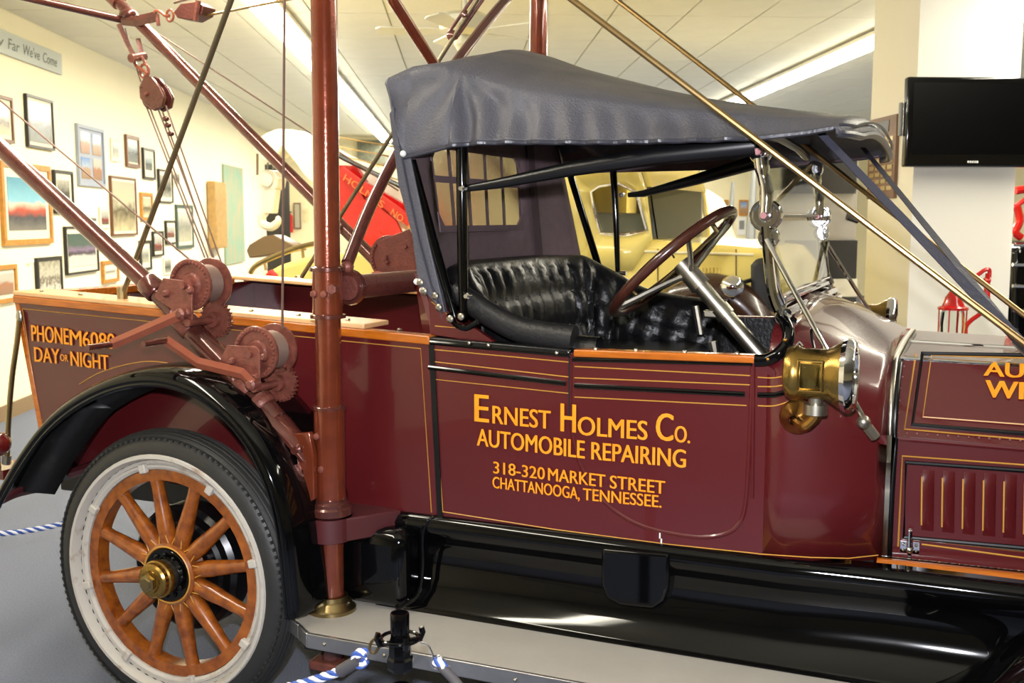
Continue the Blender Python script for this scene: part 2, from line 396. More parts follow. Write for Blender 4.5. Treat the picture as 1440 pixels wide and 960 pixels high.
# ------------------------------------------------------------------ pictures on the left wall
art('art_grey', [(0.0, (120, 124, 118)), (1.0, (176, 186, 186)), (0.45, (70, 80, 80)), (0.7, (140, 156, 158))], 1)
art('art_bw', [(0.0, (170, 170, 160)), (1.0, (176, 172, 158)), (0.4, (50, 48, 46)), (0.62, (120, 118, 110))], 2, 6)
art('art_sepia', [(0.0, (206, 192, 150)), (1.0, (190, 184, 160)), (0.4, (90, 80, 60)), (0.6, (196, 190, 160))], 3, 6)
art('art_trucks', [(0.0, (120, 116, 110)), (1.0, (84, 150, 176)), (0.25, (60, 60, 72)), (0.36, (190, 70, 50)), (0.5, (226, 190, 170)), (0.56, (130, 190, 210))], 4, 4, .14)
art('art_blue', [(0.0, (150, 120, 90)), (1.0, (100, 136, 190)), (0.45, (170, 140, 110)), (0.6, (160, 176, 196))], 5, 4)
art('art_brick', [(0.0, (150, 120, 96)), (1.0, (190, 186, 176)), (0.5, (170, 116, 86)), (0.65, (190, 184, 170))], 6, 4)
art('art_group', [(0.0, (120, 112, 96)), (1.0, (150, 146, 126)), (0.4, (216, 212, 196)), (0.6, (110, 100, 84)), (0.75, (196, 190, 170))], 7, 9, .4)
art('art_car', [(0.0, (206, 206, 200)), (1.0, (56, 84, 80)), (0.3, (196, 196, 190)), (0.38, (50, 40, 50)), (0.5, (130, 110, 140)), (0.66, (70, 90, 84))], 8, 5, .12)
art('art_pale', [(0.0, (190, 186, 160)), (1.0, (214, 214, 200)), (0.5, (140, 140, 130))], 9, 6)
art('art_red', [(0.0, (90, 80, 70)), (1.0, (190, 190, 180)), (0.35, (130, 30, 30)), (0.6, (170, 170, 160))], 10, 6)
wallp = lambda x, y: PW(x, y, -3.583)
def picture(x0, x1, yt, yb, fm, am, label, fw=0.025, mw=0.04, quad=False, frame=True):
    r, w_, h_ = onwall('framed_picture', x0, x1, yt, yb, wallp, N, label, 'picture', 'framed photographs on the left wall')
    if frame:
        b = MB(); d = 0.03
        b.box((0, 0, h_ / 2 - fw / 2), (w_, d, fw)).box((0, 0, -h_ / 2 + fw / 2), (w_, d, fw))
        b.box((-w_ / 2 + fw / 2, 0, 0), (fw, d, h_ - 2 * fw)).box((w_ / 2 - fw / 2, 0, 0), (fw, d, h_ - 2 * fw))
        b.build('frame', fm, r, True, smooth=0)
    else: fw = 0.0
    if quad:
        MB().box((0, 0.006, 0), (w_ - 2 * fw, 0.012, h_ - 2 * fw)).build('mount', 'frame_blue', r, True, smooth=0)
        cw, ch = (w_ - 2 * fw) / 2, (h_ - 2 * fw) / 2
        for i in (-.5, .5):
            for j in (-.5, .5):
                MB().box((i * cw * .96, -0.002, j * ch * .94), (cw * .72, 0.005, ch * .8)).build('photo', 'art_blue' if i * j > 0 else 'art_brick', r, True, smooth=0)
        return r
    MB().box((0, 0.006, 0), (w_ - 2 * fw, 0.012, h_ - 2 * fw)).build('mount', 'mat_board', r, True, smooth=0)
    MB().box((0, -0.002, 0), (w_ - 2 * fw - 2 * mw, 0.005, h_ - 2 * fw - 2 * mw)).build('photo', am, r, True, smooth=0)
    return r
picture(-30, 17, 132, 198, 'frame_brown', 'art_sepia', 'brown framed sepia picture under the long sign, cut by the left picture edge')
picture(37, 74, 137, 209, 'frame_black', 'art_grey', 'black framed grey misty photo, highest of the large ones left of the blue frame', .02, .03)
picture(109, 146, 178, 262, 'frame_blue', 'art_blue', 'blue grey wide frame holding four small photos', .035, 0, True)
picture(157, 168, 195, 227, 'mat_board', 'art_pale', 'small unframed pale card right of the blue four photo frame', 0, .05, frame=False)
picture(177, 195, 191, 235, 'frame_brown', 'art_grey', 'small brown wood framed grey picture, topmost in the middle group', .035, .02)
picture(201, 217, 209, 252, 'frame_black', 'art_grey', 'small black framed photo in white mat right of the brown framed one', .025, .08)
r = picture(2, 71, 230, 344, 'frame_orange', 'art_trucks', 'large honey wood framed colour photo of red trucks under blue sky', .045, .075)
MB().box((0, -.017, -.47), (.07, .004, .02)).build('name_tag', 'label_white', r, True, smooth=0)
picture(76, 102, 240, 300, 'frame_black', 'art_bw', 'black framed photo in a wide mat half hidden by the near boom', .025, .06)
picture(156, 191, 249, 331, 'frame_brown', 'art_sepia', 'dark brown framed sepia photo of an old car above the boom', .02, .03)
picture(198, 214, 271, 310, 'frame_orange', 'art_sepia', 'small gold framed picture right of the sepia car photo', .04, .02)
picture(223, 242, 239, 285, 'frame_black', 'art_bw', 'thin black framed photo crossed by the slanting brass stay', .018, .05)
picture(244, 253, 241, 262, 'mat_board', 'art_bw', 'tiny unframed photo card behind the tackle ropes', 0, .03, frame=False)
picture(141, 154, 291, 321, 'mat_board', 'art_red', 'small white card with a photo left of the sepia car picture', 0, .04, frame=False)
picture(248, 271, 288, 349, 'frame_green', 'art_pale', 'tall green framed photo directly above the upper winch drum', .04, .05)
picture(233, 247, 310, 343, 'frame_black', 'art_red', 'small black framed photo with a dark red figure left of the green frame', .02, .06)
picture(215, 229, 325, 360, 'frame_black', 'art_red', 'small black framed photo second from the stay rod in the lower row', .02, .04)
picture(197, 212, 338, 380, 'frame_black', 'art_pale', 'black framed pale photo in the lower row touching the stay rod', .03, .06)
picture(92, 137, 318, 384, 'frame_black', 'art_car', 'black framed photo of a purple vintage car below the near boom', .018, .05)
picture(52, 87, 361, 440, 'frame_black', 'art_group', 'black framed group portrait just above the truck bed rail', .03, .0)
picture(-20, 23, 373, 427, 'frame_orange', 'art_brick', 'gold framed picture at the lower left edge of the photo', .035, .03)
picture(144, 166, 366, 397, 'frame_orange', 'art_pale', 'gold framed picture partly behind the lower part of the near boom', .035, .06)
picture(231, 241, 362, 386, 'mat_board', 'art_bw', 'tiny grey photo card next to the upper winch drum', 0, .03, frame=False)
picture(126, 136, 303, 314, 'mat_board', 'art_bw', 'tiny white card above the purple car photo', 0, .02, frame=False)
bp, bw, bh = onwall('wood_board', 303, 318, 256, 349, lambda x, y: PW(x, y, -3.48), N, 'thick light wood board on the wall left of the teal panel', 'board')
MB().box((0, 0.05, 0), (bw, 0.12, bh)).build('slab', 'plaque_wood', bp, True, bevel=.01)
bp, bw, bh = onwall('painted_panel', 315, 342, 234, 370, wallp, N, 'tall weathered teal and tan painted panel at the end of the wall', 'panel')
MB().box((0, 0, 0), (bw, 0.03, bh)).build('panel_face', 'teal_paint', bp, True, smooth=0)
# long sign
s0 = W(7.25, -3.582, 2.87); s1 = W(10.0, -3.582, 2.87)
sg = empty('wall_sign', (s0 + s1) / 2 + V(0, 0, .09), 'long pale grey sign with script lettering high on the left wall', 'sign', math.atan2((s1 - s0).y, (s1 - s0).x))
SL = (s1 - s0).length
MB().box((0, 0, 0), (SL, 0.025, 0.185)).build('board', 'sign_blue', sg, True, bevel=.004)
b = MB()
def signx(px, py): return (PW(px, py, -3.582) - (s0 + s1) / 2).dot((s1 - s0).normalized())
for t, xa, xb in (('How', -38, 3), ('Far', 9, 25), ("We've", 29, 53), ('Come', 57, 77)):
    b = MB(); letter(b, t, (signx(xa, 70), -.014, -.04), (signx(xb, 80), -.014, -.04), (.02, 0, .085), 0)
    b.build('lettering', 'sign_text', sg, True, smooth=0)

# things on the back wall
bw_ = lambda x, y: PB(x, y, 21.97)
fe, fw_, fh_ = onwall('fire_extinguisher', 402, 412, 296, 327, lambda x, y: PB(x, y, 21.86), -D, 'red fire extinguisher hanging on the far back wall', 'fire extinguisher')
MB().lathe((0, 0, -fh_ / 2), (0, 0, 1), [(0, 0), (0, .07), (.33, .07), (.38, .03), (.40, .02), (.40, 0)]).build('cylinder', 'red', fe, True)
MB().box((0, 0, fh_ / 2 - .03), (.10, .03, .03)).build('handle', 'black_satin', fe, True)
mr, mw_, mh_ = onwall('wall_mirror', 413, 423, 285, 322, bw_, -D, 'narrow grey framed panel right of the fire extinguisher', 'panel')
MB().box((0, 0, 0), (mw_, .03, mh_)).build('frame', 'frame_brown', mr, True)
MB().box((0, -.017, 0), (mw_ * .7, .006, mh_ * .9)).build('pane', 'grey_panel', mr, True)
for (xa, xb, ya, yb, t) in ((428, 433, 294, 300, 'upper small cream switch plate on the far back wall'), (428, 433, 303, 311, 'lower small cream switch plate on the far back wall')):
    s_, a_, b_ = onwall('switch_plate', xa, xb, ya, yb, bw_, -D, t, 'switch')
    MB().box((0, 0, 0), (a_, .02, b_)).build('plate', 'switch_plate', s_, True)
gp, gw, gh = onwall('sliding_partition', 504, 720, 196, 420, lambda x, y: PB(x, y, 21.9), -D, 'grey panelled partition on the back wall under a dark mural strip', 'partition')
for k in range(6):
    MB().box((-gw / 2 + gw / 12 + k * gw / 6, 0, -.28), (gw / 6 - .02, .08, gh - .55)).build('panel', 'grey_panel', gp, True)
MB().box((0, 0, gh / 2 - .25), (gw, .06, .46)).build('mural_strip', 'green_board', gp, True)

# ================================================================== THE TRUCK
TR = empty('vintage_wrecker_truck', (0.8, 0.68, 0), 'maroon antique tow truck with black folding top, winches and gold lettering', 'truck')
YF = 1.36                                   # far side of the bed
S = lambda px, py, y=0.0: PY(px, py, y)
# ---- rear wheel
def make_wheel(c, name='rear_wheel'):
    b = MB(); fr = 0.0
    wh = MB().lathe(c, (0, 1, 0), [(0.0, .300), (0.0, .335), (.05, .338), (.05, .300)], 48, closed=True).build(name, 'spoke_wood', TR)
    # rotate handled through location of child coordinates
    t = MB(); sec = []
    R, rw = .402, .058
    pr = []
    for k in range(20):
        a = 2 * PI * k / 20
        pr.append((.028 + math.cos(a) * rw * 1.02, .395 + math.sin(a) * (.062 if math.sin(a) > 0 else .035)))
    t.lathe(c, (0, 1, 0), pr, 72, closed=True); t.build('tyre', 'tyre', wh)
    # tread ribs round the crown
    g = MB()
    for yy in (-.026, -.010, .008, .026, .042, .058):
        rr = .4565 - abs(yy - .020) ** 2 * 6.5
        g.tube([Vector(c) + V(math.cos(2 * PI * k / 72) * rr, .012 + yy, math.sin(2 * PI * k / 72) * rr) for k in range(72)], .0042, 5, closed=True)
    stuff(g.build('tread_rib', 'tyre', wh))
    n = 120; g = MB()
    for k in range(n):
        a = 2 * PI * k / n
        for yy in (-.028, .058):
            rot = Matrix.Rotation(-a, 3, 'Y'); g.box(Vector(c) + rot @ V(.437, yy + .012, 0), (.006, .018, .010), rot)
    stuff(g.build('tread_blocks', 'tyre', wh, smooth=0))
    MB().lathe(c, (0, 1, 0), [(-.006, .337), (-.012, .345), (-.012, .352), (0.0, .356), (-.004, .366), (-.022, .370), (-.036, .376), (-.036, .386), (-.02, .394), (.0, .388), (.05, .384), (.06, .378), (.06, .337)], 64, closed=True).build('rim', 'rim_paint', wh)
    for k in range(12):
        a = 2 * PI * (k + .38) / 12; d = V(math.cos(a), 0, math.sin(a)); cc = Vector(c) + V(0, .022, 0)
        s = MB().tube([cc + d * .085, cc + d * .12, cc + d * .15, cc + d * .20, cc + d * .27, cc + d * .303], [.025, .028, .029, .025, .021, .023], 12, ref=(0, 1, 0), sx=1.0, sy=.95).build('spoke', 'spoke_wood', wh)
    # gold V lines between the spokes
    g = MB()
    for k in range(12):
        a = 2 * PI * (k + .38) / 12
        for s_ in (-1, 1):
            d0 = V(math.cos(a + s_ * .20), 0, math.sin(a + s_ * .20)); d1 = V(math.cos(a + s_ * .03), 0, math.sin(a + s_ * .03))
            g.tube([Vector(c) + d0 * .098 + V(0, -.002, 0), Vector(c) + d1 * .155 + V(0, .0, 0)], .0017, 5)
    stuff(g.build('gold_lining', 'gold_line', wh))
    for k in range(8):
        a = 2 * PI * (k + .3) / 8; rot = Matrix.Rotation(-a, 3, 'Y')
        MB().box(Vector(c) + rot @ V(.343, -.013, 0), (.03, .02, .026), rot).build('rim_lug', 'rim_paint', wh, bevel=.004)
    MB().lathe(c, (0, 1, 0), [(-.012, .03), (-.014, .092), (-.008, .1), (.05, .1), (.05, .03)], 40, closed=True).build('hub_flange', 'spoke_wood', wh)
    MB().lathe(c, (0, 1, 0), [(-.018, .03), (-.020, .083), (-.014, .087), (-.01, .087), (-.01, .03)], 40, closed=True).build('hub_plate', 'black_gloss', wh)
    MB().lathe(c, (0, 1, 0), [(-.0155, .0875), (-.018, .0905), (-.0155, .0935), (-.013, .0905)], 40, closed=True).build('gold_ring', 'gold_line', wh)
    g = MB()
    for k in range(12):
        a = 2 * PI * k / 12; g.ball(Vector(c) + V(math.cos(a) * .066, -.021, math.sin(a) * .066), .0085, 8, 6)
    stuff(g.build('hub_bolts', 'black_gloss', wh))
    MB().lathe(c, (0, 1, 0), [(-.02, 0), (-.02, .052), (-.040, .051), (-.042, .046), (-.042, 0)], 32).build('hub_barrel', 'nickel', wh)
    MB().lathe(c, (0, 1, 0), [(-.038, 0), (-.038, .050), (-.044, .059), (-.062, .060), (-.066, .055), (-.080, .054), (-.086, .048), (-.088, .036), (-.096, .034), (-.098, 0)], 32).build('hub_cap', 'brass', wh)
    MB().lathe(c, (0, 1, 0), [(-.09, 0), (-.09, .030), (-.106, .029), (-.108, .020), (-.112, .018), (-.113, 0)], 6).build('hub_nut', 'old_brass', wh, smooth=20)
    MB().lathe(Vector(c) + V(.0, .062, 0), (0, 1, 0), [(0, .05), (0, .14), (.012, .15), (-.004, .19), (.01, .205), (.08, .205), (.08, .05)], 40, closed=True).build('brake_drum', 'black_satin', wh)
    return wh
wc = V(0.0, -0.28, 0.457)
rw = make_wheel(wc)
def wheel_copy(name, dx, flip, dy=0):
    c = copy_tree(rw, TR); c.name = name
    base = Vector(wc) - org(TR)
    mtx = Matrix.Translation(Vector(base) + V(dx, dy, 0)) @ (Matrix.Rotation(PI, 4, 'Z') if flip else Matrix.Identity(4)) @ Matrix.Translation(-base)
    c.matrix_local = mtx; return c
WB = 3.05
wheel_copy('rear_wheel', 0, True, 1.92)
wheel_copy('front_wheel', WB, False, .04)
wheel_copy('front_wheel', WB, True, 1.88)
MB().tube([(0, -.2, .457), (0, 1.56, .457)], .04).build('rear_axle', 'black_satin', TR)
MB().tube([(WB, -.2, .44), (WB, 1.56, .44)], .028).build('front_axle', 'black_satin', TR)
MB().ball((0, .68, .457), .14, 16, 10, (1, .8, 1)).build('differential', 'black_satin', TR)
for y in (.22, 1.14):
    MB().boxe((-.95, y - .03, .52), (3.5, y + .03, .62)).build('frame_rail', 'black_satin', TR, bevel=.004)
    b = MB(); b.loft([[(x, y + s * .025, .50 - .16 * (1 - ((x) / .62) ** 2) * .0 + .10 * ((x / .62) ** 2) - .02 * k) for s in (-1, 1)] for k in range(1) for x in [-.62 + .124 * i for i in range(11)]])
    b.build('leaf_spring', 'maroon_dull', TR, thick=.035)
# ---- bed
zr = 1.300 - .0  # rail line follows the photo
bt0 = S(24, 421); bt1 = S(606, 479); bb0 = S(52, 608); bb1 = S(619, 729)
def bedpt(u, v): return lerp(lerp(bb0, bb1, u), lerp(bt0, bt1, u), v)
bot0 = lerp(bt0, bb0, 1.45); bot0.z = .66; bot0.x = -.80; bot1 = Vector(bb1); bot1.z = .66
side = MB().prism([bt0, bt1, bot1, bot0], (0, .03, 0)).build('bed_side', 'maroon', TR, smooth=0)
for o_ in (0,):
    MB().prism([p + V(0, YF - .03, 0) for p in (bt0, bt1, bot1, bot0)], (0, .03, 0)).build('bed_side', 'maroon', TR, smooth=0)
MB().prism([bt0 + V(.01, .03, 0), bt0 + V(.01, YF - .03, 0), bot0 + V(.01, YF - .03, 0), bot0 + V(.01, .03, 0)], (.03, 0, 0)).build('tailgate', 'maroon', TR, smooth=0)
MB().prism([bt1 + V(-.05, .03, -.02), bt1 + V(-.05, YF - .03, -.02), bot1 + V(-.05, YF - .03, 0), bot1 + V(-.05, .03, 0)], (.03, 0, 0)).build('bed_front_panel', 'maroon', TR, smooth=0)
for k in range(9):
    MB().boxe((-.80, .035 + k * .144, .80), (.74, .035 + k * .144 + .138, .82)).build('bed_plank', 'maroon_dull', TR, smooth=0)
# rails: front narrow orange cap + wide shelf boards
rd = (bt1 - bt0)
for (y0, nm) in ((-.012, 'near'), (YF - .03, 'far')):
    MB().prism([bt0 + V(-.01, y0, -.012), bt1 + V(0, y0, -.012), bt1 + V(0, y0, .016), bt0 + V(-.01, y0, .016)], (0, .05, 0)).build('bed_rail', 'oak', TR, bevel=.005)
wb0 = bt0 + V(-.012, -.008, .016); wb1 = lerp(bt0, bt1, .865) + V(0, -.008, .016)
def board(a, b, y0, y1, th, name, m): 
    return MB().prism([a + V(0, y0, 0), b + V(0, y0, 0), b + V(0, y0, th), a + V(0, y0, th)], (0, y1 - y0, 0)).build(name, m, TR, bevel=.004)
o = board(wb0, wb1, 0, .155, .016, 'bed_shelf_board', 'oak_top_sheen')
o2 = board(wb0 + V(0, 0, 0), wb1, YF - .16, YF, .016, 'bed_shelf_board', 'oak_top_sheen')
board(bt0 + V(-.008, 0, -.004), lerp(bt0, bt1, .03) + V(0, 0, -.004), .16, YF - .17, .03, 'tailgate_cap', 'oak')
b = MB()
for k in range(9):
    p = lerp(bt0, bt1, .04 + k * .11) + V(0, .05, .034 if k < 8 else .018); b.ball(p, .008, 8, 6, (1, 1, .6))
stuff(b.build('rail_screws', 'nickel', TR))
# orange rear edge of the bed side
e0 = bt0 + V(-.012, -.004, 0); e1 = bot0 + V(-.012, -.004, 0)
MB().prism([e0, e0 + V(.022, 0, 0), e1 + V(.022, 0, 0), e1], (0, .036, 0)).build('bed_edge_trim', 'oak', TR, bevel=.003)
# pinstripes of the bed
def strip(mb, pts, wd=.0035, y=-.0015):
    wd = min(wd, .0026)
    pts = [Vector(p) for p in pts]
    mb.tube([p + V(0, y, 0) for p in pts], wd / 2 * 1.3, 4, sx=1, sy=1)
b = MB()
strip(b, [S(58, 600), S(32, 434), S(592, 490), S(607, 720)], .0028)
strip(b, spline([S(112, 540), S(140, 524), S(180, 512), S(215, 508), S(262, 514)]), .003)
stuff(b.build('gold_pinstripe', 'gold_line', TR))
# seam strip between bed and body
MB().prism([S(602, 474, -.006), S(609, 474, -.006), S(622, 731, -.006), S(615, 731, -.006)], (0, .03, 0)).build('seam_strip', 'black_satin', TR)
# bed lettering
b = MB(); uz = lambda h, p: V(0, 0, h)
def ltr(b, s, xa, ya, xb, yb, hpx, y=-.0055, bold=.028):
    a = S(xa, ya, y); c = S(xb, yb, y); h = (S(xa, ya - hpx, y) - a).z; letter(b, s, a, c, (0, 0, h), bold)
ltr(b, 'PHONE', 45, 479, 97, 484.5, 22.5, bold=.035); ltr(b, 'M', 99, 485, 115, 487, 22, bold=.035); ltr(b, '6080', 117, 487, 162, 491, 21.5, bold=.035)
b.build('lettering_phone', 'letter_gold', TR, smooth=0, weld=False)
b = MB(); ltr(b, 'DAY', 49, 508, 84, 511.5, 20.5, bold=.035); ltr(b, 'OR', 85, 507, 96, 508.5, 9.5, bold=.035); ltr(b, 'NIGHT', 100, 514, 153, 520, 20.5, bold=.035)
b.build('lettering_day_or_night', 'letter_gold', TR, smooth=0, weld=False)

# ---- rear fender
arc = [(-8, 706), (22, 652), (58, 602), (96, 568), (140, 543), (185, 530), (228, 529), (270, 541), (305, 562), (338, 594), (366, 634), (388, 684), (402, 740), (409, 800), (415, 868)]
ap = spline([S(x, y, -.33) for x, y in arc], 5)
secs = []
for i, p in enumerate(ap):
    t = (ap[min(i + 1, len(ap) - 1)] - ap[max(i - 1, 0)]).normalized(); n = V(-t.z, 0, t.x)
    if n.z < 0 and abs(t.x) > .02: n = -n
    n = V(-t.z, 0, t.x); n = n if (n.x * 0 + n.z) > -0.5 or True else n
    if t.x < 0: n = -n
    cen = V(0, 0, .45); nn = V(p.x - cen.x, 0, p.z - cen.z).normalized()
    n = nn if n.dot(nn) < 0.2 else n
    prof = [(-.004, -.026), (-.012, -.012), (-.008, .0), (.02, .014), (.08, .022), (.18, .022), (.28, .016), (.335, .004)]
    secs.append([p + V(0, y, 0) + n * h for y, h in prof])
fd = MB().loft(secs).build('rear_fender', 'black_gloss', TR, thick=.004, smooth=60)
MB().tube([q[0] for q in secs], .008, 8).build('fender_bead', 'black_gloss', fd)
# inner skirt of the fender behind the wheel (hangs from the rear half) and tail flap
sk = []
for i in range(0, 26):
    p = ap[i]; sk.append([secs[i][4] + V(0, .02, 0), secs[i][5] + (V(.0, .06, .457) * 0 + (V(.10, 0, -.02) if i < 14 else V(.04, 0, -.06)))])
MB().loft(sk).build('fender_skirt', 'underside', fd, thick=.003)
tp = [S(-20, 722, -.33), S(20, 700, -.25), S(60, 690, -.1), S(88, 678, .0)]
MB().loft([[p, p + V(0.01, 0, .035)] for p in spline(tp, 4)]).build('fender_tail_lip', 'maroon_dull', fd, thick=.006)
MB().prism([S(160, 640, -.02), S(420, 560, -.02), S(430, 600, -.02), S(200, 660, -.02)], (0, .01, 0))
for (x, y) in ((138, 632),):
    MB().tube([S(100, 665, 0), S(140, 652, 0), S(190, 650, .1)], .02, 8).build('spring_hanger', 'maroon_dull', TR)
    MB().ball(S(140, 571, -.06), .012, 10, 8).build('reflector', 'label_white', fd)

# ---- splash apron, battery box, running board
def apx(x, prof): return [V(x, y, z) for y, z in prof]
prA = [(0.012, .668), (-.018, .655), (-.028, .635), (-.024, .612), (.012, .58), (.022, .53), (.010, .46), (-.012, .425), (-.03, .405), (-.045, .385), (-.062, .372)]
stn = [.62, .72, .9, 1.1, 1.3, 1.5, 1.7, 1.85]
secs2 = [apx(x, prA) for x in stn]
# front fender flare: shoulder drifts down/outwards, lower edge swings out and rises
for x in (1.95, 2.05, 2.15, 2.25, 2.35, 2.45, 2.6, 2.8):
    f = min(1, max(0, (x - 1.85) / .25)); secs2.append([V(x, y + .035 * f * (1 - k / 10), z) for k, (y, z) in enumerate(prA)])
MB().loft(secs2).build('splash_apron', 'black_gloss', TR, thick=.003, smooth=60)
fpts = spline([V(2.17, -.06, .376), V(2.25, -.055, .40), V(2.34, -.045, .46), V(2.45, -.035, .565), V(2.60, -.03, .71), V(2.78, -.03, .86), V(3.0, -.03, .95), V(3.2, -.03, .96), V(3.4, -.03, .88), V(3.53, -.03, .74), V(3.58, -.03, .60)], 5)
fsec = []
for i, p in enumerate(fpts):
    t = (fpts[min(i + 1, len(fpts) - 1)] - fpts[max(i - 1, 0)]).normalized(); n = V(-t.z, 0, t.x)
    fsec.append([p + V(0, .02, 0) - n * .01, p, p + V(0, -.05, 0) + n * .018, p + V(0, -.15, 0) + n * .03, p + V(0, -.25, 0) + n * .022, V(p.x, -.345, p.z) + n * .004, V(p.x, -.362, p.z) - n * .02])
ff = MB().loft(fsec).build('front_fender', 'black_gloss', TR, thick=.004, smooth=60)
MB().tube([q[1] for q in fsec], .006, 8).build('fender_bead', 'black_gloss', ff)
# mirrored far fenders / apron
MB().loft([[V(v.x, YF - v.y, v.z) for v in q] for q in secs2]).build('splash_apron', 'black_gloss', TR, thick=.003)
MB().loft([[V(v.x, YF - v.y, v.z) for v in q] for q in fsec]).build('front_fender', 'black_gloss', TR, thick=.004)
MB().loft([[V(v.x, YF - v.y, v.z) for v in q] for q in secs]).build('rear_fender', 'black_gloss', TR, thick=.004)
# access pocket on the apron
pk = MB()
pts = [S(845, 771, -.034), S(845, 822, -.034), S(852, 842, -.034), S(872, 853, -.034), S(918, 857, -.034), S(934, 846, -.034), S(940, 828, -.034), S(942, 779, -.034)]
pk.prism(pts, (0, .06, 0)).build('apron_pocket', 'black_gloss', TR, bevel=.01)
# corner box of the rear fender, on the running board
b = MB().boxe((.50, -.10, .378), (.745, .03, .625)).build('battery_box', 'black_gloss', TR, bevel=.045, smooth=60)
MB().boxe((.34, -.26, .40), (.455, .01, .66)).build('fender_front_skirt', 'black_gloss', TR, bevel=.03, smooth=60)
MB().tube(spline([V(.80, -.01, .662), V(.775, -.035, .62), V(.775, -.04, .50), V(.765, -.06, .42), V(.72, -.11, .388)], 5), .007, 6).build('apron_bead', 'black_gloss', TR)
rbp = [V(.50, -.30, 0), V(.56, -.345, 0), V(2.35, -.345, 0), V(2.35, 0.0, 0), V(.40, 0.0, 0), V(.40, -.24, 0)]
zb = .372
MB().prism([p + V(0, 0, zb - .02) for p in rbp], (0, 0, .02)).build('running_board', 'board_grey', TR, bevel=.002)
b = MB()
for (p, q) in ((rbp[5], rbp[0]), (rbp[0], rbp[1]), (rbp[1], rbp[2])):
    d = (q - p).normalized(); n = V(d.y, -d.x, 0)
    b.prism([p + n * .005 + V(0, 0, zb - .042), q + n * .005 + V(0, 0, zb - .042), q + n * .005 + V(0, 0, zb + .003), p + n * .005 + V(0, 0, zb + .003)], -n * .012)
b.build('board_edging', 'alu', TR, bevel=.003)
b = MB()
for k in range(9): b.ball((.62 + k * .2, -.351, zb - .02), .006, 8, 6)
stuff(b.build('edging_rivets', 'nickel', TR))
MB().prism([V(p.x, YF - p.y, zb - .02) for p in rbp], (0, 0, .02)).build('running_board', 'board_grey', TR, bevel=.002)
for x in (.55, 1.5, 2.2):
    MB().boxe((x - .02, -.32, zb - .06), (x + .02, YF + .32, zb - .02)).build('board_bracket', 'black_satin', TR)

# ---- body side
YC_ = YF / 2
bd = MB().prism([S(605, 480), S(803, 496), S(1060, 505), V(1.80, 0, 1.19), V(1.80, 0, .655), S(940, 774), S(780, 752), S(619, 729)], (0, .03, 0)).build('body_side', 'maroon', TR, smooth=0)
MB().prism([p + V(0, YF - .03, 0) for p in (S(605, 480), S(803, 496), S(1060, 505), S(1066, 784), S(940, 774), S(619, 729))], (0, .03, 0)).build('body_side', 'maroon', TR, smooth=0)
MB().boxe((.80, .03, .64), (2.08, YF - .03, .66)).build('cab_floor', 'dark_gap', TR)
# black moulding below the cap and black horizontal belt
def bar(pts, r, m, name, parent=None, y=-.004, n=10): return MB().tube([p + V(0, y, 0) for p in pts], r, n).build(name, m, parent or TR)
bar([S(606, 481), S(803, 499)], .0075, 'black_gloss', 'belt_moulding')
bar([S(806, 505), S(1058, 511)], .0065, 'black_gloss', 'belt_moulding')
bar([S(604, 516), S(796, 539)], .0075, 'black_gloss', 'belt_moulding')
bar([S(809, 542), S(1048, 554)], .0075, 'black_gloss', 'belt_moulding')
# door bead
dl = [S(802, 500), S(803, 590), S(812, 640), S(832, 684), S(862, 716), S(900, 738), S(940, 749), S(985, 755), S(1018, 751), S(1038, 738), S(1048, 710), S(1053, 640), S(1058, 515)]
bar(spline(dl, 6), .0075, 'maroon', 'door_bead', y=.003)
MB().tube([S(801, 500, -.003), S(800, 590, -.003)], .003, 6).build('door_gap', 'dark_gap', TR)
bar([S(1060, 505), S(1058, 700)], .005, 'maroon', 'pillar_bead', y=0)
# door cap
a = S(806, 496, -.012); c = S(1062, 505, -.012)
MB().prism([a + V(0, 0, -.012), c + V(0, 0, -.012), c + V(0, 0, .010), a + V(0, 0, .010)], (0, .045, 0)).build('door_cap', 'oak', TR, bevel=.005)
b = MB()
for t in (.12, .35, .62, .9): b.ball(lerp(a, c, t) + V(0, .015, .011), .007, 8, 6)
for (x, y) in ((660, 482), (687, 485), (783, 496)): b.ball(S(x, y, -.012), .0065, 8, 6)
stuff(b.build('cap_screws', 'nickel', TR))
a = S(958, 438, YF); c = S(1075, 455, YF)
MB().prism([a + V(-.15, -.03, -.012), c + V(.05, -.03, -.012), c + V(.05, -.03, .010), a + V(-.15, -.03, .012)], (0, .04, 0)).build('door_cap', 'oak', TR, bevel=.005)
MB().prism([S(600, 474, -.008), S(800, 491, -.008), S(803, 501, -.008), S(604, 483, -.008)], (0, .05, 0)).build('sill_capping', 'black_satin', TR, bevel=.006)
# stripes
b = MB()
for y0, y1 in ((8, 0),): pass
strip(b, [S(801, 509), S(607, 491), S(607, 508), S(801, 530)], .0035)
strip(b, [S(801, 553), S(610, 533), S(623, 719)], .0035)
strip(b, [S(808, 515), S(1056, 528)], .0035); strip(b, [S(808, 531), S(1056, 541)], .0035); strip(b, [S(808, 558), S(1050, 570)], .0035)
strip(b, [S(622, 719), S(780, 744), S(940, 765), S(1066, 778)], .0035)
stuff(b.build('gold_pinstripe', 'gold_line', TR))
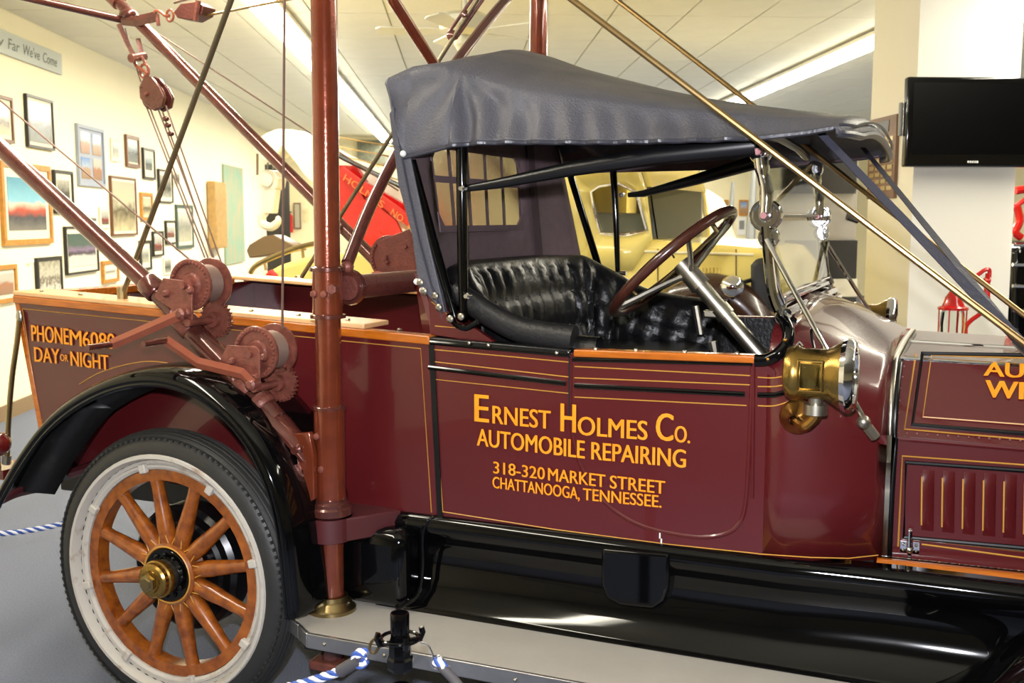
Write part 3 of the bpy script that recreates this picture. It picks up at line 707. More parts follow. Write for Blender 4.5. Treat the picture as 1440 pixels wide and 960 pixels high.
# main lettering
def lobj(name, items):
    b = MB()
    for it in items: ltr(b, *it)
    b.build(name, 'letter_gold', TR, smooth=0, weld=False)
lobj('lettering_company', [('E', 668, 592, 687, 594, 38.5), ('RNEST', 693, 595, 774, 603, 25), ('H', 789, 606, 809, 608, 39.5), ('OLMES', 813, 611, 910, 618.5, 26), ('C', 923, 618, 946, 620, 38), ('O.', 949, 621, 970, 623, 23)])
lobj('lettering_trade', [('AUTOMOBILE', 671, 626, 822, 644.5, 24), ('REPAIRING', 832, 645.5, 964, 657.5, 24.5)])
lobj('lettering_street', [('318-320', 694, 665, 766, 674, 16.5), ('MARKET', 771, 675, 851, 685, 17.5), ('STREET', 858, 686, 935, 694.5, 18)])
lobj('lettering_city', [('CHATTANOOGA,', 693, 685.5, 815, 702, 16), ('TENNESSEE.', 820, 702.5, 930, 713.5, 16.5)])
# scuffs on the body
b = MB()
for (x, y) in ((928, 752), (930, 762), (932, 772)): b.box(S(x, y, -.002), (.004, .002, .02))
stuff(b.build('paint_chips', 'label_white', TR))

# ---- cowl
def csec(x, yb, z1, ys, zs, zc, n=7):
    # bottom -> shoulder -> crown -> far shoulder -> far bottom
    L = [V(x, yb, .655), V(x, yb, .85), V(x, yb, 1.0), V(x, yb, z1 - .05), V(x, yb + .004, z1)]
    for k in range(1, 6):
        t = k / 5 * PI / 2; L.append(V(x, yb + .004 + (ys - yb) * (1 - math.cos(t)), z1 + (zs - z1) * math.sin(t)))
    for k in range(1, 5):
        t = k / 4; yy = ys + (.68 - ys) * t; L.append(V(x, yy, zs + (zc - zs) * math.sin(t * PI / 2)))
    return L + [V(x, YF - p.y, p.z) for p in L[-2::-1]]
CW = []
for (x, yb, z1, ys, zs, zc) in ((1.80, .0, 1.16, .14, 1.295, 1.335), (1.86, .0, 1.13, .16, 1.28, 1.32), (1.93, .010, 1.09, .20, 1.258, 1.295), (2.01, .045, 1.05, .24, 1.225, 1.25), (2.07, .09, 1.03, .265, 1.198, 1.21), (2.10, .112, 1.02, .27, 1.190, 1.196)):
    CW.append(csec(x, yb, z1, ys, zs, zc))
first = [V(1.768, p.y, p.z) for p in CW[0][:5]]
MB().loft(CW).build('cowl', 'maroon', TR, thick=.004, smooth=50)
MB().prism([V(1.765, .002, .65), V(1.82, .002, .655), V(1.82, .002, 1.17), V(1.79, .002, 1.19), V(1.765, .002, 1.195)], (0, .02, 0)).build('cowl_side', 'maroon', TR, smooth=0)
MB().prism([V(1.765, YF, .65), V(1.82, YF, .655), V(1.82, YF, 1.225), V(1.765, YF, 1.195)], (0, -.02, 0)).build('cowl_side', 'maroon', TR, smooth=0)
MB().prism([V(1.80, .03, .66), V(1.80, YF - .03, .66), V(1.80, YF - .03, 1.22), V(1.80, YF - .12, 1.30), V(1.80, .68, 1.35), V(1.80, .12, 1.30), V(1.80, .03, 1.22)], (.01, 0, 0))
MB().boxe((2.05, .15, .66), (2.07, YF - .15, 1.05)).build('firewall', 'dark_gap', TR)
# black band at the cowl front edge
MB().loft([CW[-1], [p + V(.012, 0, 0) for p in CW[-1]]]).build('cowl_band', 'nickel', TR, thick=.008)
MB().loft([[p + V(.012, .004, -.006) for p in CW[-1]], [p + V(.024, .006, -.008) for p in CW[-1]]]).build('hood_gap', 'black_satin', TR, thick=.008)
# coaming (black rolled leather) round the cockpit opening
co = [S(1062, 507, 0), S(1078, 506, 0), S(1094, 498, .0), S(1106, 484, .012), S(1109, 468, .03), S(1104, 454, .06), S(1098, 447, .10)]
cs = spline(co, 5)
nn = len(cs)
MB().tube([p + V(0, .0, 0) for p in cs] + [V(1.79, .25, 1.322), V(1.79, .45, 1.34), V(1.79, .68, 1.348), V(1.79, .9, 1.34), V(1.79, 1.11, 1.322), V(1.82, YF - .06, 1.28), V(1.80, YF, 1.21), V(1.76, YF, 1.19)], .017, 12).build('coaming', 'black_gloss', TR)
b = MB()
for (x, y) in ((1080, 505), (1104, 478)): b.ball(S(x, y, -.014), .006, 8, 6)
stuff(b.build('coaming_screw', 'copper_disc', TR))
b = MB()
strip(b, spline([S(1066, 530), S(1085, 531), S(1100, 529), S(1112, 524)]), .0035, -.004); strip(b, spline([S(1066, 543), S(1090, 543), S(1110, 539)]), .0035, -.004)
strip(b, spline([S(1066, 570), S(1090, 570), S(1115, 562)]), .0035, -.004)
strip(b, [S(1066, 778), S(1140, 783, 0), V(2.02, .045, .672), V(2.09, .105, .672)], .0035, -.004)
stuff(b.build('gold_pinstripe', 'gold_line', TR))
bar([S(1066, 555), S(1090, 555), S(1112, 549)], .0075, 'black_gloss', 'belt_moulding')
MB().tube(spline([S(1145, 490, .02), S(1141, 466, .05), S(1146, 460, .09), S(1153, 468, .08), S(1156, 480, .06)], 5), .004, 8).build('cowl_loop', 'black_gloss', TR)
MB().tube(spline([S(1120, 486, .0), S(1124, 481, .01), S(1129, 487, .0)], 4), .003, 8).build('cowl_handle', 'chrome', TR)

# ---- hood
H0 = 2.115; HL = 1.0; tap = .05
hp0 = V(H0, .128, 1.0); hn = V(tap, -1, 0).normalized()             # lower, vertical face (tapers)
top0 = V(H0, .27, 1.188); slopev = V(0, top0.y - hp0.y, top0.z - .99).normalized(); dirx = V(1, tap, -.004).normalized()
hn2 = dirx.cross(slopev).normalized()
LW = lambda px, py, d=0: PP(px, py, hp0 - V(0, d, 0), hn)
UPP = lambda px, py, d=0: PP(px, py, V(H0, .128, .99) + hn2 * (d if hn2.y < 0 else -d), hn2)
hA = V(H0, .128, .655); hB = V(H0, .128, .99); hC = V(H0, .27, 1.188); hD = V(H0, .68, 1.192)
ex = lambda p, yy=None: V(p.x + HL, p.y + HL * tap * (1 if p.y < .5 else 0), p.z - .02)
MB().prism([hA, hB, ex(hB), ex(hA)], (0, .01, 0)).build('hood_side_panel', 'maroon', TR, smooth=0)
MB().prism([hB, hC, ex(hC), ex(hB)], (0, .01, 0)).build('hood_top_panel', 'maroon', TR, smooth=0)
MB().prism([hC, hD, ex(hD), ex(hC)], (0, 0, -.01)).build('hood_crown_panel', 'maroon', TR, smooth=0)
mir = lambda p: V(p.x, YF - p.y, p.z)
MB().prism([mir(hC), mir(hD), mir(ex(hD)), mir(ex(hC))], (0, 0, -.01)).build('hood_crown_panel', 'maroon', TR, smooth=0)
MB().prism([mir(hB), mir(hC), mir(ex(hC)), mir(ex(hB))], (0, -.01, 0)).build('hood_top_panel', 'maroon', TR, smooth=0)
MB().prism([mir(hA), mir(hB), mir(ex(hB)), mir(ex(hA))], (0, -.01, 0)).build('hood_side_panel', 'maroon', TR, smooth=0)
MB().tube([hC, ex(hC)], .006, 8).build('hood_hinge', 'chrome', TR)
MB().tube([hD, ex(hD)], .006, 8).build('hood_hinge', 'chrome', TR)
MB().tube([hB + V(0, -.002, 0), ex(hB) + V(0, -.002, 0)], .007, 8).build('hood_bead', 'maroon', TR)
# radiator
rx = H0 + HL
rs = [V(rx, p.y, p.z) for p in (ex(hA), ex(hB), ex(hC), ex(hD))]; rs = rs + [mir(p) for p in rs[-2::-1]]
rs = [V(rx, .68 + (p.y - .68) * 1.06, .62 + (p.z - .62) * 1.03) for p in rs]
MB().prism(rs, (.13, 0, 0)).build('radiator', 'brass', TR, bevel=.015)
MB().prism([V(rx + .131, .68 + (p.y - .68) * .8, .94 + (p.z - .94) * .8) for p in rs], (.006, 0, 0)).build('radiator_core', 'dark_gap', TR)
# black frames on the hood panels and stripes
def frame(pts, r, m, name, plane, d=.002):
    MB().tube([plane(x, y, d) for x, y in pts], r, 8).build(name, m, TR)
frame([(1460, 500), (1297, 497), (1283, 597), (1460, 611)], .0065, 'black_satin', 'hood_frame', UPP)
frame([(1460, 663), (1274, 650), (1271, 755), (1460, 772)], .0065, 'black_satin', 'hood_frame', LW)
frame([(1270, 756), (1460, 777)], .004, 'chrome', 'hood_latch_bar', LW)
b = MB()
for pts, pl in (([(1460, 504), (1310, 499), (1298, 586), (1460, 598)], UPP), ([(1288, 497), (1272, 603), (1460, 619)], UPP), ([(1460, 655), (1269, 641), (1263, 768)], LW), ([(1296, 765), (1460, 787)], LW)):
    b.tube([pl(x, y, .002) for x, y in pts], .0024, 4)
stuff(b.build('gold_pinstripe', 'gold_line', TR))
g = MB()
for (x, y) in ((1273, 501), (1271, 515), (1269, 530), (1266, 546), (1265, 563), (1263, 581), (1261, 600)): g.ball(UPP(x, y), .0035, 8, 5)
for k in range(14): g.ball(UPP(1261 + k * 14.5, 608 + k * .95), .0035, 8, 5)
for k in range(8): g.ball(LW(1259 - k * .9, 637 + k * 21.5), .0035, 8, 5)
stuff(g.build('hood_rivets', 'rivet', TR))
for k in range(8):
    x0 = 1297 + k * 28.8
    a = LW(x0, 660 + k * 1.6); c = LW(x0 - 1 - k * .15, 745 + k * 2.6)
    lv = MB(); n = 10; S_ = []
    for i in range(n + 1):
        t = i / n; p = lerp(a, c, t); e = math.sin(PI * min(1, max(0, t))) ** .35 if 0 < t < 1 else 0
        S_.append([p + V(0, -.001, 0), p + V(.001, -.016 * e, 0), p + V(.010, -.015 * e, 0), p + V(.024, -.006 * e, 0), p + V(.03, .001, 0)])
    lv = lv.loft(S_).build('louver', 'maroon', TR, smooth=50)
    MB().tube([S_[i][1] + V(-.001, -.001, 0) for i in range(1, n)], .0022, 5).build('louver_lining', 'gold_line', lv)
# hood lettering
b = MB()
def lh(b, s, xa, ya, xb, yb, h):
    a = UPP(xa, ya, .003); c = UPP(xb, yb, .003); t = UPP(xa, ya - h, .003)
    letter(b, s, a, c, slopev * (t - a).length, .045)
lh(b, 'AUTO', 1384, 528, 1500, 535, 20); lh(b, 'WRECKER', 1386, 558, 1590, 571, 24)
b.build('lettering_hood', 'letter_gold', TR, smooth=0, weld=False)
# wooden sill below the hood + latch
a = PP(1233, 792, hp0 - V(0, .03, 0), hn); c = V(a.x + 1.0, a.y + .05, a.z - .003)
MB().tube([a, c], .017, 10, sy=1.2).build('hood_sill', 'oak', TR)
MB().tube([a + V(0.01, -.003, .022), c + V(0, -.003, .022)], .003, 6).build('sill_moulding', 'chrome', TR)
l0 = LW(1279, 771, .02)
MB().tube([l0 + V(0, 0, -.028), l0 + V(0, 0, .05)], .0055, 8).build('hood_latch', 'chrome', TR)
g = MB()
for dx in (-.016, .016):
    g.box(l0 + V(dx, .012, 0), (.016, .006, .03))
    for dz in (-.008, .008): g.ball(l0 + V(dx, .007, dz), .004, 8, 6)
g.ball(l0 + V(0, 0, .05), .008, 10, 6, (1, 1, .5)).ball(l0 + V(0, 0, -.004), .01, 10, 6)
stuff(g.build('latch_plate', 'chrome', TR, smooth=40))

# ---- cowl lamps
def cowl_lamp(sgn, yc, zc, x0):
    c = V(x0, yc, zc); ax = V(1, 0, 0)
    body = MB().lathe(c, ax, [(-.155, 0), (-.155, .04), (-.148, .062), (-.135, .070), (-.12, .070), (-.11, .064), (-.055, .064), (-.04, .07), (-.02, .082), (-.01, .084), (-.01, .05), (-.04, 0)], 36).build('cowl_lamp', 'brass', TR)
    MB().lathe(c, ax, [(-.014, .078), (-.012, .088), (.0, .094), (.012, .092), (.02, .085), (.018, .07), (.008, .068), (-.005, .07)], 36, closed=True).build('bezel', 'chrome', body)
    MB().lathe(c, ax, [(.006, .0), (.0055, .04), (.003, .069)], 36).build('lens', 'glass', body)
    # side window
    s = -1 if sgn < 0 else 1
    wq = lambda dx, dz: c + V(dx, s * math.sqrt(max(1e-6, .0665 ** 2 - dz ** 2)), dz)
    g = MB(); P4 = [wq(-.115, .038), wq(-.052, .038), wq(-.052, -.036), wq(-.115, -.036)]
    zz = [.038 - i * .0148 for i in range(6)]
    g.loft([[wq(-.107, z), wq(-.06, z)] for z in [z * .82 for z in zz]]).build('side_glass', 'glass', body, thick=.002)
    f = MB()
    for dx in (-.112, -.054): f.tube([wq(dx, z) for z in zz], .0035, 6)
    for z in (zz[0], zz[-1]): f.tube([wq(-.114, z), wq(-.052, z)], .0035, 6)
    f.build('window_frame', 'brass', body)
    MB().lathe(c + V(-.075, 0, -.055), (0, 0, -1), [(0, .02), (.02, .018), (.022, .03), (.048, .03), (.05, .02), (.06, 0)], 6 if False else 16).build('lamp_nut', 'nickel', body)
    return body
lc = S(1192, 528, -.10)
cowl_lamp(-1, lc.y, lc.z, lc.x)
cone = S(1121, 586, -.012)
MB().lathe(cone, (0, -1, 0), [(-.012, 0), (-.012, .047), (.0, .047), (.012, .040), (.03, .022), (.045, .014), (.06, .013)], 28).build('lamp_base', 'copper_disc', TR)
MB().tube(spline([cone + V(0, -.04, 0), cone + V(.03, -.075, -.008), V(lc.x - .075, lc.y, lc.z - .11), V(lc.x - .075, lc.y, lc.z - .09)], 5), .014, 10).build('lamp_bracket', 'copper_disc', TR)
cowl_lamp(1, YF + .10, lc.z, lc.x - .01)
MB().tube(spline([V(cone.x, YF, cone.z), V(cone.x + .03, YF + .075, cone.z), V(lc.x - .075, YF + .10, lc.z - .1)], 5), .014, 10).build('lamp_bracket', 'copper_disc', TR)

# ---- windshield
def ws_side(y, sg):
    k = MB()
    q = lambda px, py: S(px, py, .15)
    def P(px, py): p = q(px, py); return V(p.x, y, p.z)
    r = MB().tube(spline([P(1070, 222), P(1073, 245), P(1078, 270), P(1077, 300)], 4), [.021] * 4 + [.0175] * 4 + [.020] * 5, 12).build('windshield_arm', 'chrome', TR)
    for (x, y_, rr) in ((1069, 214, .031), (1077, 303, .045), (1081, 334, .030)):
        m = MB().lathe(P(x, y_) + V(0, .018, 0), (0, -1, 0), [(-.004, 0), (-.004, rr * .9), (.002, rr), (.020, rr), (.026, rr * .93), (.026, rr * .80), (.020, rr * .72), (.020, rr * .42), (.028, rr * .34), (.028, 0)], 24).build('pivot', 'chrome', r)
    g = MB()
    for (x, y_) in ((1069, 214), (1077, 303)): g.lathe(P(x, y_) + V(0, -.012, 0), (0, -1, 0), [(0, 0), (0, .011), (.028, .009), (.028, 0)], 12)
    stuff(g.build('pivot_stud', 'rivet', r))
    MB().tube(spline([P(1077, 318), P(1079, 345), P(1082, 380), P(1087, 415), P(1097, 440), P(1110, 450)], 4), .0145, 10).build('post', 'chrome', r)
    MB().tube(spline([P(1086, 342), P(1090, 375), P(1095, 410), P(1103, 428)], 4), .009, 8).build('post_inner', 'chrome', r)
    return P
Pn = ws_side(.15, -1); Pf = ws_side(1.21, 1)
bl = (Pn(1106, 440), Pf(1106, 440)); bl2 = (Pn(1097, 425), Pf(1097, 425))
MB().tube([bl[0], bl[1]], .014, 10).build('windshield_sill', 'chrome', TR)
MB().tube([bl2[0], bl2[1]], .009, 10).build('windshield_rail', 'chrome', TR)
MB().tube([bl2[0] + V(0, 0, .018), bl2[1] + V(0, 0, .018)], .006, 8).build('windshield_rail', 'chrome', TR)
MB().tube([bl[0] + V(.02, 0, -.02), bl[1] + V(.02, 0, -.02)], .01, 8).build('windshield_rail', 'chrome', TR)
MB().tube([Pn(1077, 302), Pf(1077, 302)], .005, 8).build('windshield_crossbar', 'nickel', TR)
MB().prism([Pn(1080, 310), Pf(1080, 310), Pf(1096, 423), Pn(1096, 423)], (.005, 0, 0)).build('lower_glass', 'glass', TR, smooth=0)
MB().prism([Pn(1072, 208), Pf(1072, 208), Pf(1078, 298), Pn(1078, 298)], (.005, 0, 0)).build('upper_glass', 'glass', TR, smooth=0)
# struts
se = S(1221, 600, .005)
st = MB().tube([Pn(1082, 336) + V(0, -.05, 0), se], .0075, 10).build('windshield_strut', 'chrome', TR)
MB().ball(se + V(-.012, 0, .012), .018, 12, 8).tube([se + V(-.002, 0, .0), se + V(.018, .01, -.028)], .014, 6).build('strut_nut', 'nickel', st)
MB().tube([Pf(1082, 336), V(se.x, YF - .005, se.z)], .0075, 10).build('windshield_strut', 'chrome', TR)
for (Pq, yy) in ((Pf, 1.21),):
    a = PY(1164, 340, yy); c = PY(1150, 402, yy - .05); MB().tube([a, c], .006, 8).build('glass_stay', 'chrome', TR)

# ---- steering
hb = S(968, 382, .38); cb = S(1072, 503, .38); axd = (cb - hb).normalized()
MB().tube([hb + axd * .02, cb + axd * .25], .025, 16).build('steering_column', 'nickel', TR)
cl = lerp(hb, cb, .42); stc = MB().tube([cl, cl + axd * .035], .030, 14).build('column_clamp', 'nickel', TR)
MB().box(cl + V(-.02, -.01, -.02), (.05, .02, .025)).build('clamp_lever', 'nickel', stc, bevel=.006)
wcn = S(952, 376, .38) - axd * .02
u_ = V(axd.z, 0, -axd.x).normalized(); v_ = V(0, 1, 0)
Rw = .235
sw = MB().tube([wcn + (u_ * math.cos(2 * PI * k / 48) + v_ * math.sin(2 * PI * k / 48)) * Rw for k in range(48)], .0165, 12, closed=True).build('steering_wheel', 'wheel_wood', TR)
MB().tube([hb - axd * .035, hb + axd * .06], [.030, .033], 16).build('hub', 'nickel', sw)
for k in range(4):
    a = PI / 4 + k * PI / 2 + .2; d = u_ * math.cos(a) + v_ * math.sin(a)
    MB().tube(spline([hb + axd * .01, hb + d * .07 - axd * .01, wcn + d * (Rw - .03) + axd * .012, wcn + d * (Rw - .008)], 4), .008, 8, sx=1.3).build('spoke', 'nickel', sw)
g = MB(); d = u_ * .8 - v_ * .3
g.tube([wcn + u_ * .16 + v_ * .03 + axd * .02, wcn - u_ * .16 + v_ * .03 + axd * .02], .005, 8)
g.tube([wcn + u_ * .16 + v_ * .03 + axd * .02, wcn + u_ * .165 + v_ * .03 - axd * .02], .008, 8); g.tube([wcn - u_ * .16 + v_ * .03 + axd * .02, wcn - u_ * .165 + v_ * .03 - axd * .02], .008, 8)
g.build('throttle_quadrant', 'old_brass', sw)
g = MB(); g.ball(S(940, 349, .3), .008, 8, 6).tube([S(940, 349, .3), S(948, 362, .34)], .003, 6); g.build('spark_lever', 'brass', sw)
# dashboard bits under the wheel
MB().tube([S(978, 430, 1.0), S(985, 470, 1.0)], .012, 8).build('brake_handle', 'nickel', TR)
MB().tube([S(1002, 480, .5), S(1008, 510, .5)], [.016, .01], 8).build('horn_bulb', 'nickel', TR)
MB().prism([V(.85, YF - .05, .67), V(2.04, YF - .09, .67), V(2.04, YF - .09, 1.17), V(1.80, YF - .05, 1.19), V(.85, YF - .05, 1.19)], (0, .015, 0)).build('interior_panel', 'leather', TR)

MB().loft([[p + (V(0, YC_ - p.y, 0).normalized() * .012 + V(-.0, 0, -.012)) for p in q[4:-4]] for q in CW]).build('cowl_lining', 'dark_gap', TR)
# ---- seat
def seat_path():
    # plan curve of the seat back inner face, near arm end -> round -> far arm end, with top height & lean
    return [V(1.30, .045, 1.225), V(1.15, .045, 1.235), V(1.02, .045, 1.27), V(.90, .055, 1.34), V(.80, .10, 1.42), V(.74, .20, 1.425), V(.71, .35, 1.432), V(.70, .55, 1.432), V(.70, .80, 1.432), V(.71, 1.00, 1.43), V(.745, 1.15, 1.425), V(.82, 1.26, 1.42), V(.95, 1.31, 1.36), V(1.10, 1.32, 1.29), V(1.30, 1.32, 1.262), V(1.42, 1.32, 1.258)]
sp_ = spline(seat_path(), 10)
rows = 30
g = MB(); secs3 = []
arc_l = [0]
for i in range(1, len(sp_)): arc_l.append(arc_l[-1] + (Vector((sp_[i].x, sp_[i].y, 0)) - Vector((sp_[i - 1].x, sp_[i - 1].y, 0))).length)
for i, p in enumerate(sp_):
    t = (sp_[min(i + 1, len(sp_) - 1)] - sp_[max(i - 1, 0)]); t.z = 0; t.normalize(); n = V(t.y, -t.x, 0)   # inward
    if n.dot(V(1.15, .68, 0) - V(p.x, p.y, 0)) < 0: n = -n
    sec = []
    th = .085
    s_ = arc_l[i]
    back = 1 if 4 * 10 <= i else 0
    for k in range(rows + 1):
        u = k / rows
        if u < .25:    # outer side and roll over top
            a = PI * (u / .25); cx = -math.cos(a); off = n * (th / 2 + cx * th / 2); z = p.z - .03 + math.sin(a) * .035
            pt = V(p.x, p.y, 0) + off; pt.z = z
            sec.append(pt)
        else:
            v = (u - .25) / .75; z = (p.z - .03) * (1 - v) + .98 * v
            # tufting: diamond pleats
            pitch = .105; ph = s_ / pitch; amp = 0
            tuft = 0
            if i >= 34:
                rv = (p.z - z) / .13
                pleat = abs(math.sin(PI * (ph + (0.5 * v)))) ** .6
                row_d = abs(math.sin(PI * (rv)))
                tuft = .030 * pleat * (.5 + .5 * min(1, row_d * 1.4)) + .016 * math.sin(PI * min(1, v * 1.6)) - .010
            lean = .10 * v if i > 40 and i < 125 else .03 * v
            pt = V(p.x, p.y, 0) + n * (th + tuft + lean); pt.z = z; sec.append(pt)
    secs3.append(sec)
g.loft(secs3); seat_m = g.build('seat_back', 'leather', TR, smooth=70)
g = MB()
for i in range(36, len(sp_) - 4):
    pass
for i in range(5):
    for j in range(2 if i else 2):
        pass
bt = MB()
pitch = .105
for q in range(int(arc_l[34] / pitch) + 1, int(arc_l[-1] / pitch)):
    for r_, zz in enumerate((.13, .26)):
        s_ = (q + (.0 if r_ else .5)) * pitch
        i = min(range(len(arc_l)), key=lambda k: abs(arc_l[k] - s_)); sec = secs3[i]
        k = min(range(8, rows), key=lambda k: abs(sec[k].z - (sp_[i].z - zz))); bt.ball(sec[k] , .0065, 8, 6)
stuff(bt.build('seat_buttons', 'leather', seat_m))
# cushion
MB().boxe((.80, .12, .98), (1.36, 1.26, 1.10)).build('seat_cushion', 'leather', TR, bevel=.04, smooth=60)
# near arm end roll
MB().tube(spline([S(640, 408, .06), S(662, 425, .05), S(695, 446, .05), S(730, 463, .05), S(770, 472, .05), S(808, 478, .05)], 5), [.030 + .0004 * k for k in range(26)], 16, sx=1.1).build('arm_roll', 'leather_arm', seat_m)
# outer seat panel (maroon, behind the arm) 
g = MB().prism([S(600, 388, .02), S(606, 470, .02), S(700, 484, .02), S(668, 462, .02), S(640, 452, .02), S(618, 420, .02)], (0, .02, 0)).build('seat_side_panel', 'maroon', TR, smooth=0)
b = MB(); strip(b, [S(607, 424, .017), S(655, 462, .017), S(612, 458, .017)], .0035); stuff(b.build('gold_pinstripe', 'gold_line', TR))
MB().prism([V(.80, .03, 1.0), V(.80, YF - .03, 1.0), V(.69, YF - .1, 1.42), V(.69, .12, 1.40), V(.78, .05, 1.25)], (-.02, 0, 0)).build('seat_rear_panel', 'maroon', TR, smooth=0)
MB().tube(spline([S(632, 440, -.01), S(640, 455, -.01), S(655, 461, -.01), S(672, 452, -.01)], 5), .009, 8).build('bow_socket', 'black_gloss', TR)
g = MB()
for (x, y) in ((634, 448), (649, 445), (618, 432), (613, 416), (597, 409), (592, 397)): 
    c = S(x, y, -.012); g.lathe(c, (0, -1, 0), [(0, 0), (0, .011), (.008, .011), (.012, .006), (.012, 0)], 10)
stuff(g.build('bow_bolts', 'nickel', TR))

# ---- folding top
YC = YF / 2
def sil(px, py, y): return PY(px, py, y)
#   station:   x, hem z, ridge z, crown z, lip y
st_ = [(.665, 1.90, 1.975, 2.02), (.70, 1.755, 2.03, 2.055), (.76, 1.765, 2.035, 2.085), (.815, 1.775, 2.03, 2.125), (.86, 1.784, 2.012, 2.142), (.92, 1.79, 1.988, 2.125), (1.05, 1.79, 1.955, 2.075), (1.20, 1.786, 1.925, 2.03), (1.34, 1.782, 1.90, 1.99), (1.50, 1.78, 1.875, 1.95), (1.65, 1.78, 1.855, 1.922), (1.78, 1.782, 1.84, 1.90), (1.88, 1.79, 1.832, 1.885), (1.95, 1.80, 1.83, 1.872)]
TS = []
for idx, (x, zh, zrg, zc) in enumerate(st_):
    sec = []
    for k in range(13):
        t = k / 12; yy = .0 + .075 * (t ** 1.5); zz = zh + (zrg - zh) * t
        wob = .006 * math.sin(x * 95 + k / 2) * (1 - t) if .8 < x < 1.8 else 0
        dent = .018 * math.sin(PI * t) * (1 if .86 < x < 1.7 else .3)
        sec.append(V(x, yy + wob + dent, zz))
    for k in range(1, 9):
        t = k / 8; yy = .075 + (YC - .075) * t; sec.append(V(x, yy, zrg + (zc - zrg) * math.sin(t * PI / 2) ** .8))
    if idx == 0: sec = [V(p.x - .042 * min(1, j / 10), p.y * (.6 if j < 14 else 1), p.z + .02 * min(1, j / 12)) for j, p in enumerate(sec)]
    sec += [V(p.x, YF - p.y, p.z) for p in sec[-2::-1]]
    TS.append(sec)
# resample along x for fold detail
TD = []
for i in range(len(TS) - 1):
    for k in range(9):
        t = k / 9; TD.append([lerp(a, b_, t) for a, b_ in zip(TS[i], TS[i + 1])])
TD.append(TS[-1])
for s in TD:
    for j, p in enumerate(s):
        if j < 10 and .86 < p.x < 1.75: p.y += .016 * math.sin(p.x * 70 + j * .2) * (1 - j / 10) ** .6
        if j < 12:
            dx_, dz_ = p.x - .865, p.z - 2.01; rr_ = math.hypot(dx_, dz_); an_ = math.atan2(dz_, dx_)
            if rr_ < .42: p.y += .014 * math.cos(an_ * 9) * math.sin(min(1, rr_ / .2) * PI / 2) * (1 - rr_ / .42)
# visor: rounded nose
xn = 1.95; base = TD[-1]; nose = []
for k in range(1, 9):
    t = k / 8; a = t * PI / 2
    sec = []
    for p in base:
        w_ = (p.y - YC) / YC
        fwd = .05 * math.sin(a) * math.sqrt(max(0, 1 - min(1, abs(w_)) ** 6)) + .005
        drop = .052 * (1 - math.cos(a))
        zb_ = 1.80
        z = p.z - drop if p.z - drop > zb_ - .012 else max(zb_ - .012, p.z - drop)
        sec.append(V(p.x + fwd, YC + (p.y - YC) * (1 - .03 * (1 - math.cos(a))), z))
    nose.append(sec)
top = MB().loft(TD + nose).build('folding_top', 'vinyl', TR, thick=.006, smooth=60)
# piped hems
MB().tube([p[0] + V(0, -.004, 0) for p in TD[9:]] , .007, 6).build('hem_piping', 'vinyl_edge', top)
MB().tube(nose[-1], .011, 8).build('visor_rim', 'vinyl_edge', top)
MB().tube([p + V(.006, 0, .022) for p in nose[-2]], .004, 6).build('visor_piping', 'vinyl_edge', top)
# rear edge of top + rear curtain
edge = [TS[1][0]] + [TS[0][k] for k in range(2, len(TS[0]) - 2)] + [TS[1][-1]]
rear_top = TS[0]
bot_c = []
for p in rear_top:
    w_ = (p.y - YC) / YC
    x = .83 - .13 * (1 - abs(w_) ** 2.5); bot_c.append(V(x, YC + (p.y - YC) * .97, 1.27 + .13 * (1 - abs(w_) ** 3)))
# side quarter strip near: triangle from hem back corner to bolts
for yy, s in ((.0, 1), (YF, -1)):
    q0 = [PY(553, 150, 0), PY(560, 200, 0), PY(566, 218, 0), PY(576, 218, 0), PY(600, 330, 0), PY(626, 440, 0), PY(616, 432, 0), PY(588, 400, 0), PY(579, 330, 0), PY(560, 260, 0), PY(547, 160, 0)]
    if s > 0: MB().prism([V(p.x, yy, p.z) for p in q0], (0, .02 * s, 0)).build('quarter_flap', 'vinyl', top, bevel=.003)
    else: MB().prism([V(p.x, yy, p.z) for p in (V(.66, 0, 1.93), PY(772, 212, YF), PY(784, 255, YF), PY(797, 300, YF), PY(818, 368, YF), V(.80, 0, 1.27), V(.68, 0, 1.5))], (0, .012 * s, 0)).build('quarter_flap', 'lining', top, bevel=.003)
MB().tube([PY(562, 205, -.004), PY(573, 262, -.004), PY(590, 340, -.004), PY(606, 400, -.004), PY(622, 440, -.004)], .004, 6).build('flap_piping', 'vinyl_edge', top)
# rear curtain: lofted grid, with a cut window of panes
def rc(u, v):   # u across 0..1, v 0 bottom..1 top
    k = u * (len(rear_top) - 1); i = min(int(k), len(rear_top) - 2); f = k - i
    a = lerp(bot_c[i], bot_c[i + 1], f); b_ = lerp(rear_top[i], rear_top[i + 1], f); return lerp(a, b_, v)
